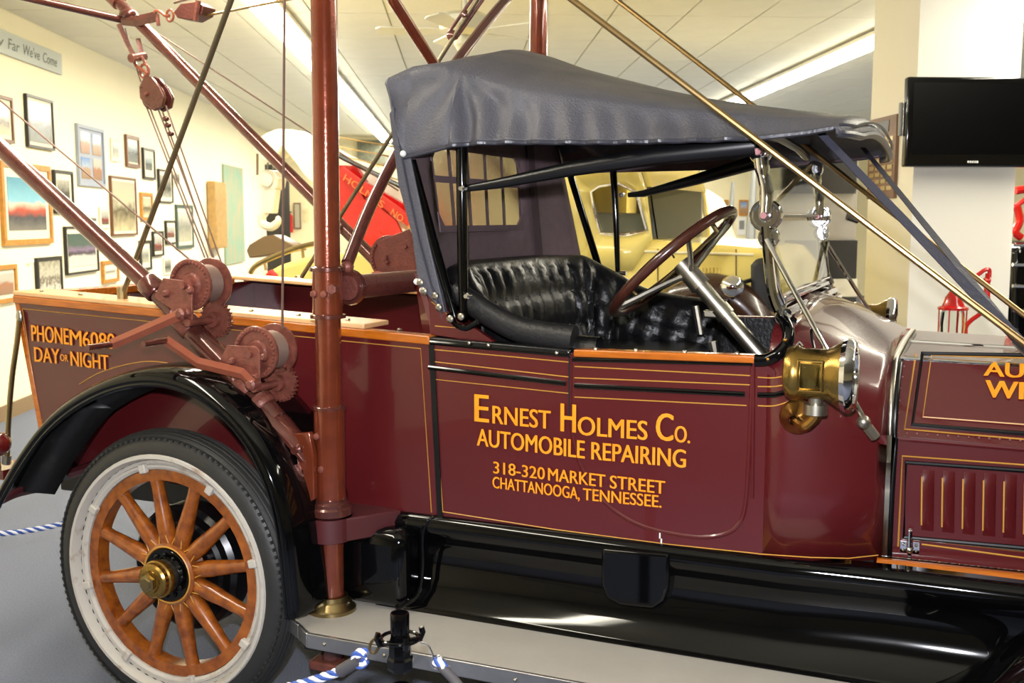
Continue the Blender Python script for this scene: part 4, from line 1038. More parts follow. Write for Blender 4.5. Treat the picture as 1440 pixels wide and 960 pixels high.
# re-parametrise by y so that u is linear in y
def rcy(y, z):
    w_ = (y - YC) / YC
    xb = .83 - .13 * (1 - abs(w_) ** 2.5); xt = .665
    e_ = (YC - abs(y - YC)); z = min(z, 1.885 + .085 * min(1, e_ / .09) + .045 * min(1, max(0, e_ - .09) / .5)); t = (z - 1.27) / (1.95 - 1.27); return V(xb + (xt - xb) * min(1, max(0, t)) - .0, y, z)
WY0, WY1, WZ0, WZ1 = .20, .93, 1.54, 1.81
ys = [.02, .08, .14, WY0, .30, .42, .54, .66, .78, WY1, 1.0, 1.06, 1.14, 1.22, 1.30, 1.34]
zs = [1.27, 1.35, 1.42, 1.48, WZ0, 1.63, 1.72, WZ1, 1.86, 1.94, 1.985]
g = MB()
for i in range(len(ys) - 1):
    for j in range(len(zs) - 1):
        if ys[i] >= WY0 - .001 and ys[i + 1] <= WY1 + .001 and zs[j] >= WZ0 - .001 and zs[j + 1] <= WZ1 + .001: continue
        g.add([rcy(ys[i], zs[j]), rcy(ys[i + 1], zs[j]), rcy(ys[i + 1], zs[j + 1]), rcy(ys[i], zs[j + 1])], [(0, 1, 2, 3)])
rcb = g.build('rear_curtain', 'lining', top, thick=.006, smooth=60)
# celluloid panes in the rear curtain, two rows of five, framed by lining strips
cols = [WY0 + (WY1 - WY0) * k / 5 for k in range(6)]; rws = [WZ0, 1.70, WZ1]
for i in range(5):
    for j in range(2):
        a, b_, c, d = rcy(cols[i] + .012, rws[j] + .010), rcy(cols[i + 1] - .012, rws[j] + .010), rcy(cols[i + 1] - .012, rws[j + 1] - .010), rcy(cols[i] + .012, rws[j + 1] - .010)
        MB().prism([a, b_, c, d], (.003, 0, 0)).build('curtain_pane', 'celluloid', top, smooth=0)
g = MB()
for i in range(6): g.tube([rcy(cols[i], WZ0 - .01), rcy(cols[i], WZ1 + .01)], .013, 4, ref=(0, 1, 0), sx=1, sy=.3)
for z in rws: g.tube([rcy(WY0 - .01, z), rcy(WY1 + .01, z)], .011, 4, ref=(0, 0, 1), sx=1, sy=.3)
for (ya, za, yb, zb2) in ((WY0 - .01, WZ0 + .055, WY0 + .06, WZ0 - .01), (WY1 + .01, WZ0 + .055, WY1 - .06, WZ0 - .01), (WY0 - .01, WZ1 - .055, WY0 + .06, WZ1 + .01), (WY1 + .01, WZ1 - .055, WY1 - .06, WZ1 + .01)):
    g.prism([rcy(ya, za), rcy(yb, zb2), rcy(ya, zb2)], (.008, 0, 0))
g.build('pane_frame', 'lining', top)
g = MB()
for yy in (1.01,): g.prism([rcy(yy, 1.29) + V(.008, 0, 0), rcy(yy + .06, 1.29) + V(.008, 0, 0), rcy(yy + .06, 1.93) + V(.008, 0, 0), rcy(yy, 1.93) + V(.008, 0, 0)], (.003, 0, 0))
g.build('curtain_seam', 'lining_dark', top)
# valance inside the far side
MB().prism([V(.70, YF - .015, 1.76), V(1.55, YF - .015, 1.765), V(1.95, YF - .015, 1.80), V(1.95, YF - .015, 1.83), V(1.2, YF - .03, 1.9), V(.72, YF - .03, 1.99)], (0, .008, 0)).build('far_valance', 'lining', top)
# bows (black leather covered)
def bow(pts, r, name='bow', n=12, sx=1, sy=1): return MB().tube(pts, r, n, sx=sx, sy=sy).build(name, 'black_gloss', TR)
bow([S(578, 226, .02), S(612, 350, .02), S(640, 446, .02)], [.016, .016, .013])
bow([S(649, 206, .02), S(651, 395, .02), S(652, 446, .02)], [.017, .016, .012])
bow([PY(799, 236, 1.33), PY(845, 385, 1.33)], .015)
bow([PY(862, 234, 1.33), PY(866, 300, 1.33), PY(869, 392, 1.33)], [.015, .014, .010])
MB().tube([PY(655, 265, .03), PY(700, 258, .035), PY(800, 238, .05), PY(920, 219, .07), PY(1062, 204, .10)], [.010, .015, .021, .027, .031], 12, sx=1, sy=.8).build('top_side_bow', 'black_satin', TR)
MB().tube([PY(884, 274, 1.32), PY(905, 272, 1.31), PY(980, 252, 1.29), PY(1068, 226, 1.25)], [.010, .014, .022, .029], 12).build('top_side_bow', 'black_satin', TR)
for (x0_, z0_) in ((.88, 1.94), (1.25, 1.855), (1.7, 1.80)):
    MB().tube([V(x0_, .09, z0_), V(x0_, .3, z0_ + .02), V(x0_, YC, z0_ + .03), V(x0_, YF - .3, z0_ + .02), V(x0_, YF - .09, z0_)], .014, 8).build('cross_bow', 'black_satin', TR)
g = MB()
for (px, py, yy) in ((651, 265, .0), (658, 416, .0), (986 - 1e9, 0, 0)):
    if px > 0: g.lathe(S(px, py, yy), (0, -1, 0), [(-.01, 0), (-.01, .010), (.012, .011), (.018, .006), (.018, 0)], 12)
g.lathe(PY(875, 274, 1.31), (0, -1, 0), [(-.01, 0), (-.01, .009), (.015, .01), (.015, 0)], 12)
g.lathe(PY(874, 384, 1.31), (1, 0, 0), [(-.01, 0), (-.01, .009), (.02, .01), (.02, 0)], 12)
stuff(g.build('bow_hinge', 'chrome', TR))
g = MB()
for (px, py) in ((567, 216), (586, 396), (594, 408), (612, 416)): g.ball(S(px, py, -.006), .010, 10, 6)
g.ball(PY(1012, 196, -.005), .006, 8, 6)
stuff(g.build('flap_fasteners', 'label_white', TR))
# straps from the visor to the front of the hood
def ribbon(name, a, b, w1, w2, m, nrm):
    a = Vector(a); b = Vector(b); d = (b - a).normalized(); s = d.cross(Vector(nrm)).normalized()
    return MB().prism([a + s * w1, b + s * w2, b - s * w2, a - s * w1], Vector(nrm).normalized() * .004).build(name, m, TR)
vn = V(.5, -.8, .35)
e1_ = PY(1445, 492, .22)
ribbon('top_strap', PY(1152, 186, .12), e1_, .010, .016, 'strap', vn)
ribbon('top_strap', PY(1213, 208, 1.2), PY(1438, 486, .30), .010, .016, 'strap', vn)
ec = PY(1428, 476, .22)
MB().tube([ec, ec + (e1_ - PY(1152, 186, .12)).normalized() * .12], .015, 6, sx=1, sy=.5).build('strap_clamp', 'nickel', TR)
MB().tube([e1_, V(2.62, .24, 1.12)], .014, 8).build('strap_anchor', 'black_satin', TR)

# ================= masts, booms, winches (parts of the truck)
MY = -.15; MX = .522; MT = 2.74
def mast(y, top_only=False):
    lo = V(MX - .006, y, zb); hi = V(MX + .012, y, MT)
    m = MB().tube([lo, hi], [.039, .0385], 28).build('mast', 'pole_paint', TR)
    P_ = lambda py: lerp(lo, hi, 0) + (hi - lo) * ((PY(462, py, MY).z - zb) / (MT - zb))
    MB().tube([P_(716), P_(572)], .0475, 28).build('sleeve', 'pole_paint', m)
    MB().lathe(P_(572), (0, 0, 1), [(-.006, .047), (-.006, .051), (.004, .051), (.006, .047), (.006, .038)], 28).build('sleeve_ring', 'boom_paint', m)
    MB().tube([P_(444), P_(378)], .046, 28).build('collar', 'pole_paint', m)
    for py in (444, 378):
        MB().lathe(P_(py), (0, 0, 1), [(-.008, .044), (-.006, .0535), (.004, .0535), (.008, .044)], 28).build('collar_ring', 'boom_paint', m)
    MB().lathe(P_(712), (0, 0, 1), [(-.02, .05), (-.02, .066), (.0, .066), (.006, .060), (.016, .060), (.022, .052), (.03, .052), (.03, .04)], 28).build('foot_ring', 'boom_paint', m)
    MB().lathe(lo, (0, 0, 1), [(0, .075), (.010, .075), (.016, .066), (.030, .060), (.036, .052), (.048, .050), (.050, .04)], 32).build('floor_flange', 'old_brass', m)
    MB().tube([lo + V(0, 0, -.03), V(lo.x, y, .22)], .036, 20).build('lower_stub', 'boom_paint', m)
    MB().box(V(lo.x, y, .20), (.12, .09, .03)).build('stub_foot', 'winch_paint', m, bevel=.006)
    # clamp with arm to the frame
    s = 1 if y < YC else -1
    z1 = P_(724).z; z0 = P_(756).z
    MB().lathe(V(lo.x, y, z0), (0, 0, 1), [(0, .04), (0, .068), (z1 - z0, .068), (z1 - z0, .04)], 28).build('frame_clamp', 'maroon_dull', m)
    pts = [V(lo.x - .02, y + s * .03, z1), V(lo.x + .055, y - s * .03, z1), V(lo.x + .17, y + s * .14, z1), V(lo.x - .02, y + s * .17, z1)]
    MB().prism(pts, (0, 0, -(z1 - z0))).build('clamp_arm', 'maroon_dull', m, bevel=.005)
    g = MB()
    for (dx, pz) in ((-.012, 412), (.012, 412), (-.01, 610), (.0, 655)):
        g.lathe(P_(pz) + V(dx * 1.5, -.042, 0), (0, -1, 0), [(0, .012), (.010, .011), (.012, .006), (.012, 0)], 6)
    stuff(g.build('bolts', 'winch_paint', m))
    MB().lathe(hi, (0, 0, 1), [(-.05, .04), (-.05, .055), (.02, .055), (.04, .03), (.04, 0)], 24).build('mast_cap', 'boom_paint', m)
    return m, P_
mn, MP = mast(MY); mf, _ = mast(YF + .14)
FY = YF + .14
# cross tube at the collars
cz = MP(405)
MB().tube([cz + V(.05, .03, 0), V(MX + .06, FY - .03, cz.z)], .037, 20).build('cross_tube', 'rusty_paint', TR)
MB().lathe(cz + V(.04, .05, 0), (0, 1, 0), [(0, 0), (0, .052), (.015, .055), (.02, .05), (.02, 0)], 24).build('cross_tube_flange', 'boom_paint', TR)
MB().lathe(V(MX + .04, FY - .05, cz.z), (0, -1, 0), [(0, 0), (0, .052), (.015, .055), (.02, .05), (.02, 0)], 24).build('cross_tube_flange', 'boom_paint', TR)
MB().lathe(cz + V(.03, .0, 0), (.3, -1, 0), [(.02, .015), (.05, .015), (.05, 0)], 6).build('cross_tube_bolt', 'winch_paint', TR)
# bent braces between the masts
x_ = MX + .02
br = [PX(481, 370, x_), PX(520, 292, x_), PX(560, 214, x_), PX(604, 143, x_), PX(650, 76, x_), PX(711, 0, x_)]
br = [V(p.x, p.y, p.z) for p in br]; br.append(V(x_, FY - .03, 2.62)); br[0] = V(x_ + .02, -.10, br[0].z)
MB().tube(spline(br, 5), .019, 14).build('mast_brace', 'boom_paint', TR)
b2 = [V(x_, MY + .03, 2.66), PX(553, 0, x_), PX(607, 85, x_)]
d = (b2[2] - b2[1]).normalized(); k = (FY - .05 - b2[2].y) / d.y
b2.append(b2[2] + d * k * .97)
MB().tube(b2, .019, 14).build('mast_brace', 'pole_paint', TR)
MB().ball(br[0] + V(0, -.0, -.01), .02, 10, 8).build('brace_bolt', 'winch_paint', TR)
# top spreader
MB().tube([V(MX + .012, MY, 2.70), V(MX + .012, FY, 2.70)], .03, 14).build('top_spreader', 'pole_paint', TR)
# front stay rods
na = V(MX + .02, MY, 2.72); nb = PY(1440, 482, -.02); MB().tube([na, nb + (nb - na) * .25], .0085, 10).build('front_stay', 'brass_rod', TR)
fa_ = V(MX - .05, FY, 2.78); fb_ = PY(1440, 444, 1.12); MB().tube([PY(800, -52, FY), fb_ + (fb_ - fa_) * .2], .0095, 10).build('front_stay', 'brass_rod', TR)
# rear stay rods
MB().tube([S(172, 416, .06), PY(325, 0, -.08), V(.50, MY + .02, 2.70)], .0095, 10).build('rear_stay', 'stay_rod', TR)
q1 = PY(420, 396, 1.42); q2 = PY(616, 87, 1.47); q3 = PY(671, 0, FY - .02)
MB().tube([q1, q2, q3, q3 + (q3 - q2) * .4], .010, 10).build('rear_stay', 'stay_rod', TR)
g = MB(); qa = PY(636, 50, 1.48); qb = PY(682, -16, 1.49); dd = (qb - qa).normalized(); sd = dd.cross(V(0, 1, 0)).normalized()
for s in (-1, 1): g.tube([qa + sd * s * .022, qb + sd * s * .022], .008, 8)
g.ball(qa, .03, 10, 8, (1, .6, .8)); g.ball(PY(655, 21, 1.48), .02, 8, 6)
stuff(g.build('turnbuckle', 'boom_paint', TR))
g = MB().tube([S(172, 416, .06) + V(0, 0, -.02), S(172, 416, .06) + V(0, 0, .03)], .018, 10).tube([q1 + V(0, 0, -.02), q1 + V(0, 0, .03)], .018, 10)
stuff(g.build('stay_feet', 'old_brass', TR))

# near boom
BY = -.20
bl_ = S(398, 598, BY); bm_ = S(215, 405, BY); bu = S(0, 207, BY); tip = bu + (bu - bm_) * 1.05
bt_ = S(330, 527, BY)
MB().tube([S(388, 592, BY), S(330, 527, BY), S(272, 467, BY)], [.038, .038, .036], 20).tube([S(272, 467, BY), S(215, 405, BY), bu, tip], [.026, .029, .029, .029], 20).build('boom', 'boom_paint', TR)
# forged lower end and pivot lug
MB().tube([S(372, 575, BY), S(395, 597, BY), S(416, 620, BY), S(432, 646, BY)], [.040, .043, .038, .024], 14, sx=.65, sy=1.15).build('boom_fork', 'boom_paint', TR)
lug = [S(404, 612, BY + .0), S(424, 607, BY), S(440, 606, BY), S(446, 640, BY), S(447, 700, BY), S(434, 708, BY), S(430, 660, BY), S(412, 640, BY)]
MB().prism([p + V(0, -.02, 0) for p in lug], (0, .022, 0)).build('pivot_lug', 'pole_paint', TR, bevel=.004)
MB().lathe(S(418, 632, BY - .02), (0, -1, 0), [(0, 0), (0, .02), (.008, .018), (.012, .012), (.018, .012), (.018, 0)], 12).build('pivot_bolt', 'boom_paint', TR)
def clampring(px, py, w=.05, r=.042):
    c = S(px, py, BY); d = (bl_ - bm_).normalized()
    return MB().lathe(c, d, [(-w, .03), (-w, r), (-w + .006, r + .004), (w - .006, r + .004), (w, r), (w, .03)], 20)
clampring(214, 404, .03, .034).build('boom_ring', 'boom_paint', TR)
clampring(262, 455, .035, .036).build('boom_ring', 'winch_paint', TR)
clampring(346, 543, .03, .038).build('boom_ring', 'winch_paint', TR)
clampring(368, 568, .02, .040).build('boom_ring', 'winch_paint', TR)
# far boom
f0 = PY(158, -6, 1.5); f1 = PY(190, 27, 1.5); f2 = PY(560, 395, 1.5)
fe_ = PY(640, 478, 1.5)
MB().tube([f0, f1, fe_], .030, 18).build('boom', 'boom_paint', TR)
MB().lathe(f0, (f0 - f1), [(-.06, .03), (-.06, .040), (.02, .042), (.06, .040), (.075, .025), (.075, 0)], 18).build('boom_tip', 'winch_paint', TR)
MB().prism([PY(630, 455, 1.48), PY(668, 460, 1.48), PY(700, 620, 1.48), PY(655, 610, 1.48)], (0, .03, 0)).build('pivot_lug', 'pole_paint', TR)

def gear(mb, c, ax, r, th, teeth, rin=.0):
    c = Vector(c); t = Vector(ax).normalized(); u = V(0, 0, 1); w_ = t.cross(u).normalized(); u = w_.cross(t)
    pts = []
    for k in range(teeth):
        for (da, rr) in ((-.25, r * .88), (-.14, r), (.14, r), (.25, r * .88)):
            a = 2 * PI * (k + da) / teeth; pts.append(c + (u * math.cos(a) + w_ * math.sin(a)) * rr)
    mb.prism(pts, t * th)
def winch(cpx, cpy, y0, wd, plate, arm, hlen, gpx, gpy, paint='winch_paint', rr=.078):
    c = S(cpx, cpy, y0)
    w_ = MB().tube([c + V(0, .0, 0), c + V(0, wd, 0)], .052, 24).build('winch', 'steel_cable' if paint == 'winch_paint' else paint, TR)
    g = MB()
    for k in range(16): g.tube([c + V(math.cos(2 * PI * q / 24) * .056, .008 + k * (wd - .016) / 15, math.sin(2 * PI * q / 24) * .056) for q in range(24)], .0035, 5, closed=True)
    stuff(g.build('cable_windings', 'steel_cable', w_))
    for yy, o_ in ((0, -1), (wd, 1)):
        MB().lathe(c + V(0, yy, 0), (0, o_, 0), [(0, .05), (0, rr), (.006, rr + .002), (.012, rr), (.012, rr * .82), (.006, rr * .8), (.006, rr * .5), (.014, rr * .42), (.014, 0)], 36).build('drum_flange', paint, w_)
    g = MB()
    for k in range(34):
        a = 2 * PI * k / 34; g.ball(c + V(math.cos(a) * rr * .88, -.012, math.sin(a) * rr * .88), .0055, 6, 4)
    stuff(g.build('ratchet_studs', paint, w_))
    MB().tube([c + V(0, -.05, 0), c + V(0, wd + .04, 0)], .013, 12).tube([c + V(0, -.03, 0), c + V(0, -.01, 0)], .024, 12).build('drum_shaft', paint, w_)
    # bearing plates
    pl = [S(x, y, y0 - .035) for x, y in plate]
    MB().prism(pl, (0, .008, 0)).build('bearing_plate', paint, w_, bevel=.002)
    MB().prism([p + V(0, wd + .06, 0) for p in pl], (0, .008, 0)).build('bearing_plate', paint, w_, bevel=.002)
    # pinion shaft with toothed gear
    gc = S(gpx, gpy, y0 + wd + .0)
    g = MB(); gear(g, gc, (0, 1, 0), .060, .016, 26); g.build('gear', paint, w_, smooth=0)
    sh = S(*arm[0], y0 - .05)
    MB().tube([V(gc.x, y0 - .045, gc.z), V(gc.x, y0 + wd + .05, gc.z)], .012, 12).tube([V(gc.x, y0 + wd - .02, gc.z), V(gc.x, y0 + wd, gc.z)], .025, 12).build('pinion_shaft', paint, w_)
    g = MB()
    for (x, y) in (plate[-1], plate[2], plate[3]):
        pass
    for p in (lerp(pl[0], pl[-2], .5), pl[3] + V(-.012, 0, .02), pl[1] + V(.03, 0, -.03)): g.lathe(p, (0, -1, 0), [(0, 0), (0, .013), (.008, .012), (.014, .007), (.014, 0)], 10)
    g.lathe(sh, (0, -1, 0), [(-.02, 0), (-.02, .018), (.012, .018), (.018, .01), (.018, 0)], 14)
    stuff(g.build('plate_bolts', paint, w_))
    # crank arm and handle
    ap_ = [S(x, y, y0 - .06) for x, y in arm]
    MB().tube(ap_, [.015] * len(ap_), 4, ref=(0, 1, 0), sx=.45, sy=1.15).build('crank_arm', 'copper_paint', w_, smooth=0)
    h0 = ap_[-1]
    MB().tube([h0 + V(0, .012, 0), h0 + V(0, -.02, 0), h0 + V(0, -hlen, 0)], [.010, .009, .0095], 12).build('crank_handle', 'boom_paint', w_)
    return w_
mat('copper_paint', (150, 82, 60), 0.35, 0.3, 0.3, 0.6, 20, col2=(140, 66, 48))
winch(270, 400, -.235, .085, [(229, 391), (257, 394), (270, 405), (270, 449), (257, 457), (249, 450), (240, 434), (216, 418)], [(256, 441), (183, 473), (157, 484)], .10, 302, 449)
winch(362, 495, -.235, .085, [(319, 485), (360, 487), (365, 493), (365, 540), (360, 546), (335, 530), (308, 510)], [(355, 540), (341, 525), (279, 510), (234, 479)], .10, 393, 538)
clampring(243, 434, .03, .03)
g = MB()
for (x, y) in ((248, 440), (335, 530)): g.tube([S(x, y, BY - .03), S(x, y, BY + .05)], .02, 10)
stuff(g.build('winch_saddle', 'winch_paint', TR))
# far winches by the cross tube
winch2 = winch(548, 362, 1.42, .10, [(530, 340), (575, 322), (592, 350), (590, 400), (560, 396), (540, 385)], [(565, 395), (530, 386), (524, 388)], .03, 590, 345, 'rusty_paint', .10)

# ropes and tackle
def rope(name, pts, r=.0035, m='steel_cable'): return MB().tube(pts, r, 6).build(name, m, TR)
d2x = S(397, 462, -.16)
hx_ = PY(401, -200, -.14); rope('hoist_cable', [d2x, PY(400, 0, -.14), V(hx_.x, -.14, 2.66)], .0042)
MB().tube([V(MX + .01, MY, 2.70), V(hx_.x - .02, -.15, 2.70)], .022, 12).build('mast_jib', 'pole_paint', TR)
MB().lathe(V(hx_.x, -.165, 2.66), (0, 1, 0), [(0, 0), (0, .04), (.015, .03), (.03, .04), (.03, 0)], 20).build('jib_sheave', 'winch_paint', TR)
rope('boom_cable', [PY(0, 141, -.16), PY(268, 366, -.19)], .0035)
rope('boom_cable', [PY(0, 141, -.16), PY(0, 141, -.16) + (PY(0, 141, -.16) - PY(268, 366, -.19)) * .3], .0035)
rope('boom_cable', [PY(208, 38, 1.52), PY(445, 193, 1.52), PY(560, 268, 1.52)], .004)
for a, b_ in (((206, 150), (288, 362)), ((211, 152), (294, 366)), ((222, 152), (303, 368)), ((233, 148), (318, 388))):
    rope('tackle_rope', [PY(*a, 1.5), PY(*b_, 1.42)], .0042)
rope('tackle_rope', [PY(176, 40, 1.5), PY(198, 115, 1.5)], .004)
rope('tackle_rope', [PY(229, 158, 1.5), PY(240, 190, 1.49), PY(300, 365, 1.42)], .0045)
g = MB()
for (x, y) in ((233, 167), (236, 176), (240, 188)): g.ball(PY(x, y, 1.49), .022, 8, 6, (1, .7, .6))
stuff(g.build('rope_clips', 'boom_paint', TR))
# upper block
bc = [PY(x, y, 1.47) for x, y in ((203, 105), (212, 108), (224, 122), (231, 136), (228, 150), (216, 156), (204, 147), (196, 138), (195, 122))]
blk = MB().prism(bc, (0, .02, 0)).build('pulley_block', 'boom_paint', TR, bevel=.006)
MB().prism([p + V(.0, .06, 0) for p in bc], (0, .02, 0)).build('block_cheek', 'boom_paint', blk, bevel=.006)
MB().lathe(PY(213, 136, 1.495), (0, 1, 0), [(0, 0), (0, .065), (.015, .05), (.03, .065), (.03, 0)], 24).build('sheave', 'winch_paint', blk)
MB().lathe(PY(206, 132, 1.468), (0, -1, 0), [(0, 0), (0, .012), (.01, .008), (.01, 0)], 10).build('block_bolt', 'winch_paint', blk)
# shackle straps + hooks
g = MB()
g.tube([PY(167, 35, 1.46), PY(178, 60, 1.46), PY(189, 82, 1.46)], .018, 4, ref=(0, 1, 0), sx=.8, sy=1)
g.tube([PY(194, 55, 1.54), PY(200, 78, 1.54)], .016, 4, ref=(0, 1, 0))
stuff(g.build('tackle_strap', 'boom_paint', TR))
MB().tube([PY(184, 82, 1.44), PY(203, 79, 1.54)], .022, 12).tube([PY(198, 78, 1.5), PY(205, 90, 1.5)], .008, 8).build('shackle_pin', 'winch_paint', TR)
MB().tube(spline([PY(188, 85, 1.48), PY(192, 93, 1.48), PY(199, 98, 1.48), PY(206, 103, 1.48), PY(204, 108, 1.48)], 4), .009, 8).build('block_hook', 'copper_paint', TR)
ring = PY(203, 100, 1.49); MB().tube([ring + V(math.cos(2 * PI * k / 16) * .028, 0, math.sin(2 * PI * k / 16) * .034) for k in range(16)], .007, 8, closed=True).build('block_ring', 'copper_paint', TR)
# upper yoke with second block
MB().tube([PY(172, 28, 1.46), PY(190, 30, 1.46), PY(221, 23, 1.46)], .024, 4, ref=(0, 1, 0), sx=.5, sy=1.1).build('boom_yoke', 'boom_paint', TR, smooth=0)
MB().ball(PY(180, 20, 1.48), .05, 12, 8, (1, .8, .6)).build('yoke_head', 'boom_paint', TR)
MB().tube([PY(221, 20, 1.46), PY(223, 36, 1.46)], .010, 8).build('yoke_pin', 'winch_paint', TR)
MB().tube(spline([PY(217, 19, 1.46), PY(220, 15, 1.46), PY(227, 18, 1.46), PY(232, 22, 1.46), PY(238, 22, 1.46)], 4), .008, 8).build('yoke_hook', 'copper_paint', TR)
ring = PY(239, 22, 1.46); MB().tube([ring + V(math.cos(2 * PI * k / 16) * .022, 0, math.sin(2 * PI * k / 16) * .028) for k in range(16)], .006, 8, closed=True).build('block_ring', 'copper_paint', TR)
b4 = [PY(x, y, 1.44) for x, y in ((244, 17), (254, 5), (276, 2), (287, 9), (283, 20), (268, 28), (249, 25))]
bk = MB().prism(b4, (0, .09, 0)).build('pulley_block', 'rusty_paint', TR, bevel=.004)
MB().tube([PY(279, 1, 1.43), PY(275, 29, 1.43)], .014, 6).build('block_strap', 'winch_paint', bk)
rope('guy_rope', [PY(262, 27, 1.48), V(MX - .02, FY, 2.70)], .006, 'brass_rod')
rope('guy_rope', [PY(245, 4, 1.48), PY(280, -6, 1.45)], .006, 'steel_cable')
# spreader rod at the tips
sa_ = PY(172, 28, 1.48); sb_ = PY(0, -12, .9); MB().tube([sa_, sb_], [.020, .017], 12).build('tip_spreader', 'brass_tube', TR) if 'brass_tube' in M else MB().tube([sa_, sb_, sb_ + (sb_ - sa_) * .8], .019, 12).build('tip_spreader', 'boom_paint', TR)

# tail rod, lamp
tr = spline([S(27, 451, -.015), S(24, 480, -.02), S(17, 530, -.03), S(12, 590, -.03), S(10, 645, -.03)], 5)
MB().tube(tr, .010, 10).build('tail_rod', 'old_brass', TR)
MB().ball(S(27, 446, -.012), .018, 12, 8, (.8, .5, 1.5)).build('tail_rod_bracket', 'nickel', TR)
MB().tube([S(10, 640, -.03), S(9, 652, -.03)], .016, 8).build('tail_rod_clamp', 'nickel', TR)
MB().boxe((S(-10, 665).x, -.05, S(0, 668).z), (S(20, 665).x, .3, S(0, 655).z)).build('tail_bar', 'maroon', TR)
MB().ball(S(-2, 624, -.06), .045, 16, 12).build('tail_lamp', 'red_tail', TR)
MB().tube([S(-4, 640, -.05), S(-3, 660, -.04)], .012, 8).build('tail_lamp_stem', 'nickel', TR)

# ================================================================== BACKGROUND THINGS
# ---- yellow wrecker truck parked behind, facing the same way
YY = 3.5; YW = 1.55
yt = empty('yellow_wrecker_truck', (-.6, YY + YW / 2, 0), 'pale yellow old wrecker truck parked behind the maroon truck, white boom at its tail', 'truck')
Q = lambda x, y, d=0.0: PY(x, y, YY + d)
outer = [Q(772, 330), Q(778, 222), Q(840, 206), Q(892, 214), Q(908, 262), Q(917, 336), Q(917, 380), Q(800, 380)]
win = [Q(846, 328), Q(836, 292), Q(833, 266), Q(868, 258), Q(893, 268), Q(911, 322), Q(880, 330), Q(860, 332)]
def near(a): return a
o2 = [Q(800, 380), Q(772, 330), Q(778, 222), Q(840, 206), Q(892, 214), Q(908, 262), Q(917, 336), Q(890, 380)]
w2 = [Q(846, 328), Q(838, 300), Q(833, 270), Q(845, 262), Q(872, 258), Q(896, 270), Q(911, 324), Q(880, 330)]
g = MB()
ring1 = [lerp(o2[i], o2[(i + 1) % 8], k / 4) for i in range(8) for k in range(4)]
ring2 = [lerp(w2[i], w2[(i + 1) % 8], k / 4) for i in range(8) for k in range(4)]
for dy in (0, YW):
    MB().loft([[p + V(0, dy, 0) for p in ring1], [p + V(0, dy - .0, 0) for p in ring2]], closed=True).build('cab_side', 'yellow', yt, thick=.03)
roof = [Q(778, 222), Q(800, 209), Q(840, 202), Q(875, 204), Q(892, 212), Q(908, 262)]
g = MB(); S4 = []
for k in range(13):
    t = k / 12; e = math.sin(PI * t) ** .5; S4.append([p + V(0, YW * t, .09 * e * (1 if i not in (0, 5) else 0)) for i, p in enumerate(roof)])
g.loft(S4).build('cab_roof', 'yellow', yt, thick=.02)
MB().prism([p + V(0, .02, 0) for p in w2], (0, .006, 0)).build('side_window', 'glass', yt, smooth=0)
MB().prism([Q(776, 330) + V(0, .05, 0), Q(778, 225) + V(0, .05, 0), Q(778, 225) + V(0, YW - .05, 0), Q(776, 330) + V(0, YW - .05, 0)], (.02, 0, 0)).build('cab_rear', 'yellow', yt)
MB().tube([p + V(0, -.02, 0) for p in w2], .012, 6, closed=True).build('window_trim', 'chrome', yt)
MB().boxe((Q(790, 330).x, YY + .12, .9), (Q(830, 330).x, YY + YW - .12, 1.62)).build('cab_seat', 'grey_steel', yt, bevel=.04)
MB().boxe((Q(800, 330).x, YY + YW - .10, .9), (Q(905, 330).x, YY + YW - .06, 1.84)).build('inner_lining', 'grey_steel', yt)
MB().prism([Q(905, 255) + V(0, .1, 0), Q(917, 336) + V(0, .1, 0), Q(917, 336) + V(0, YW - .1, 0), Q(905, 255) + V(0, YW - .1, 0)], (.01, 0, 0)).build('windscreen', 'glass', yt)
low = [Q(700, 345), Q(800, 338), Q(917, 337), Q(975, 341), Q(1060, 349), Q(1075, 352), Q(1098, 380), Q(1100, 560), Q(700, 560)]
body = MB().prism([p for p in low], (0, YW, 0)).build('hood_body', 'yellow', yt, bevel=.05, smooth=60)
g = MB()
for k in range(11):
    x = 962 + k * 5; g.tube([Q(x, 376, -.004), Q(x, 392, -.004)], .006, 5)
stuff(g.build('hood_louvers', 'yellow', yt))
MB().tube([Q(800, 350, -.006), Q(1060, 358, -.006)], .008, 6).build('belt_line', 'cream', yt)
for x in (925, 1035): MB().tube([Q(x, 350, -.003), Q(x, 440, -.003)], .004, 5).build('panel_joint', 'bar_brown', yt)
MB().tube(spline([Q(925, 470, -.02), Q(950, 430, -.08), Q(990, 412, -.12), Q(1030, 420, -.12), Q(1062, 450, -.1), Q(1075, 480, -.1)], 5), .12, 12, sx=1, sy=1).build('front_fender', 'fender_brown', yt)
hl = MB().ball(Q(1030, 403, -.25), .065, 16, 12, (1.1, 1, 1)).build('headlamp', 'chrome', yt)
MB().tube([Q(1030, 412, -.25), Q(1034, 440, -.1)], .02, 8).tube([Q(1040, 398, -.25), Q(1062, 392, -.05)], .012, 8).build('lamp_stem', 'black_satin', hl)
MB().prism([Q(1060, 372, -.02), Q(1068, 362, -.02), Q(1088, 362, -.02), Q(1092, 380, -.02), Q(1092, 500, -.02), Q(1060, 500, -.02)], (0, -.12, 0)).build('spare_cover', 'tyre', yt, bevel=.03)
MB().prism([Q(786, 290, -.05), Q(800, 292, -.05), Q(801, 332, -.05), Q(786, 330, -.05)], (0, -.03, 0)).build('rear_mirror', 'frame_black', yt)
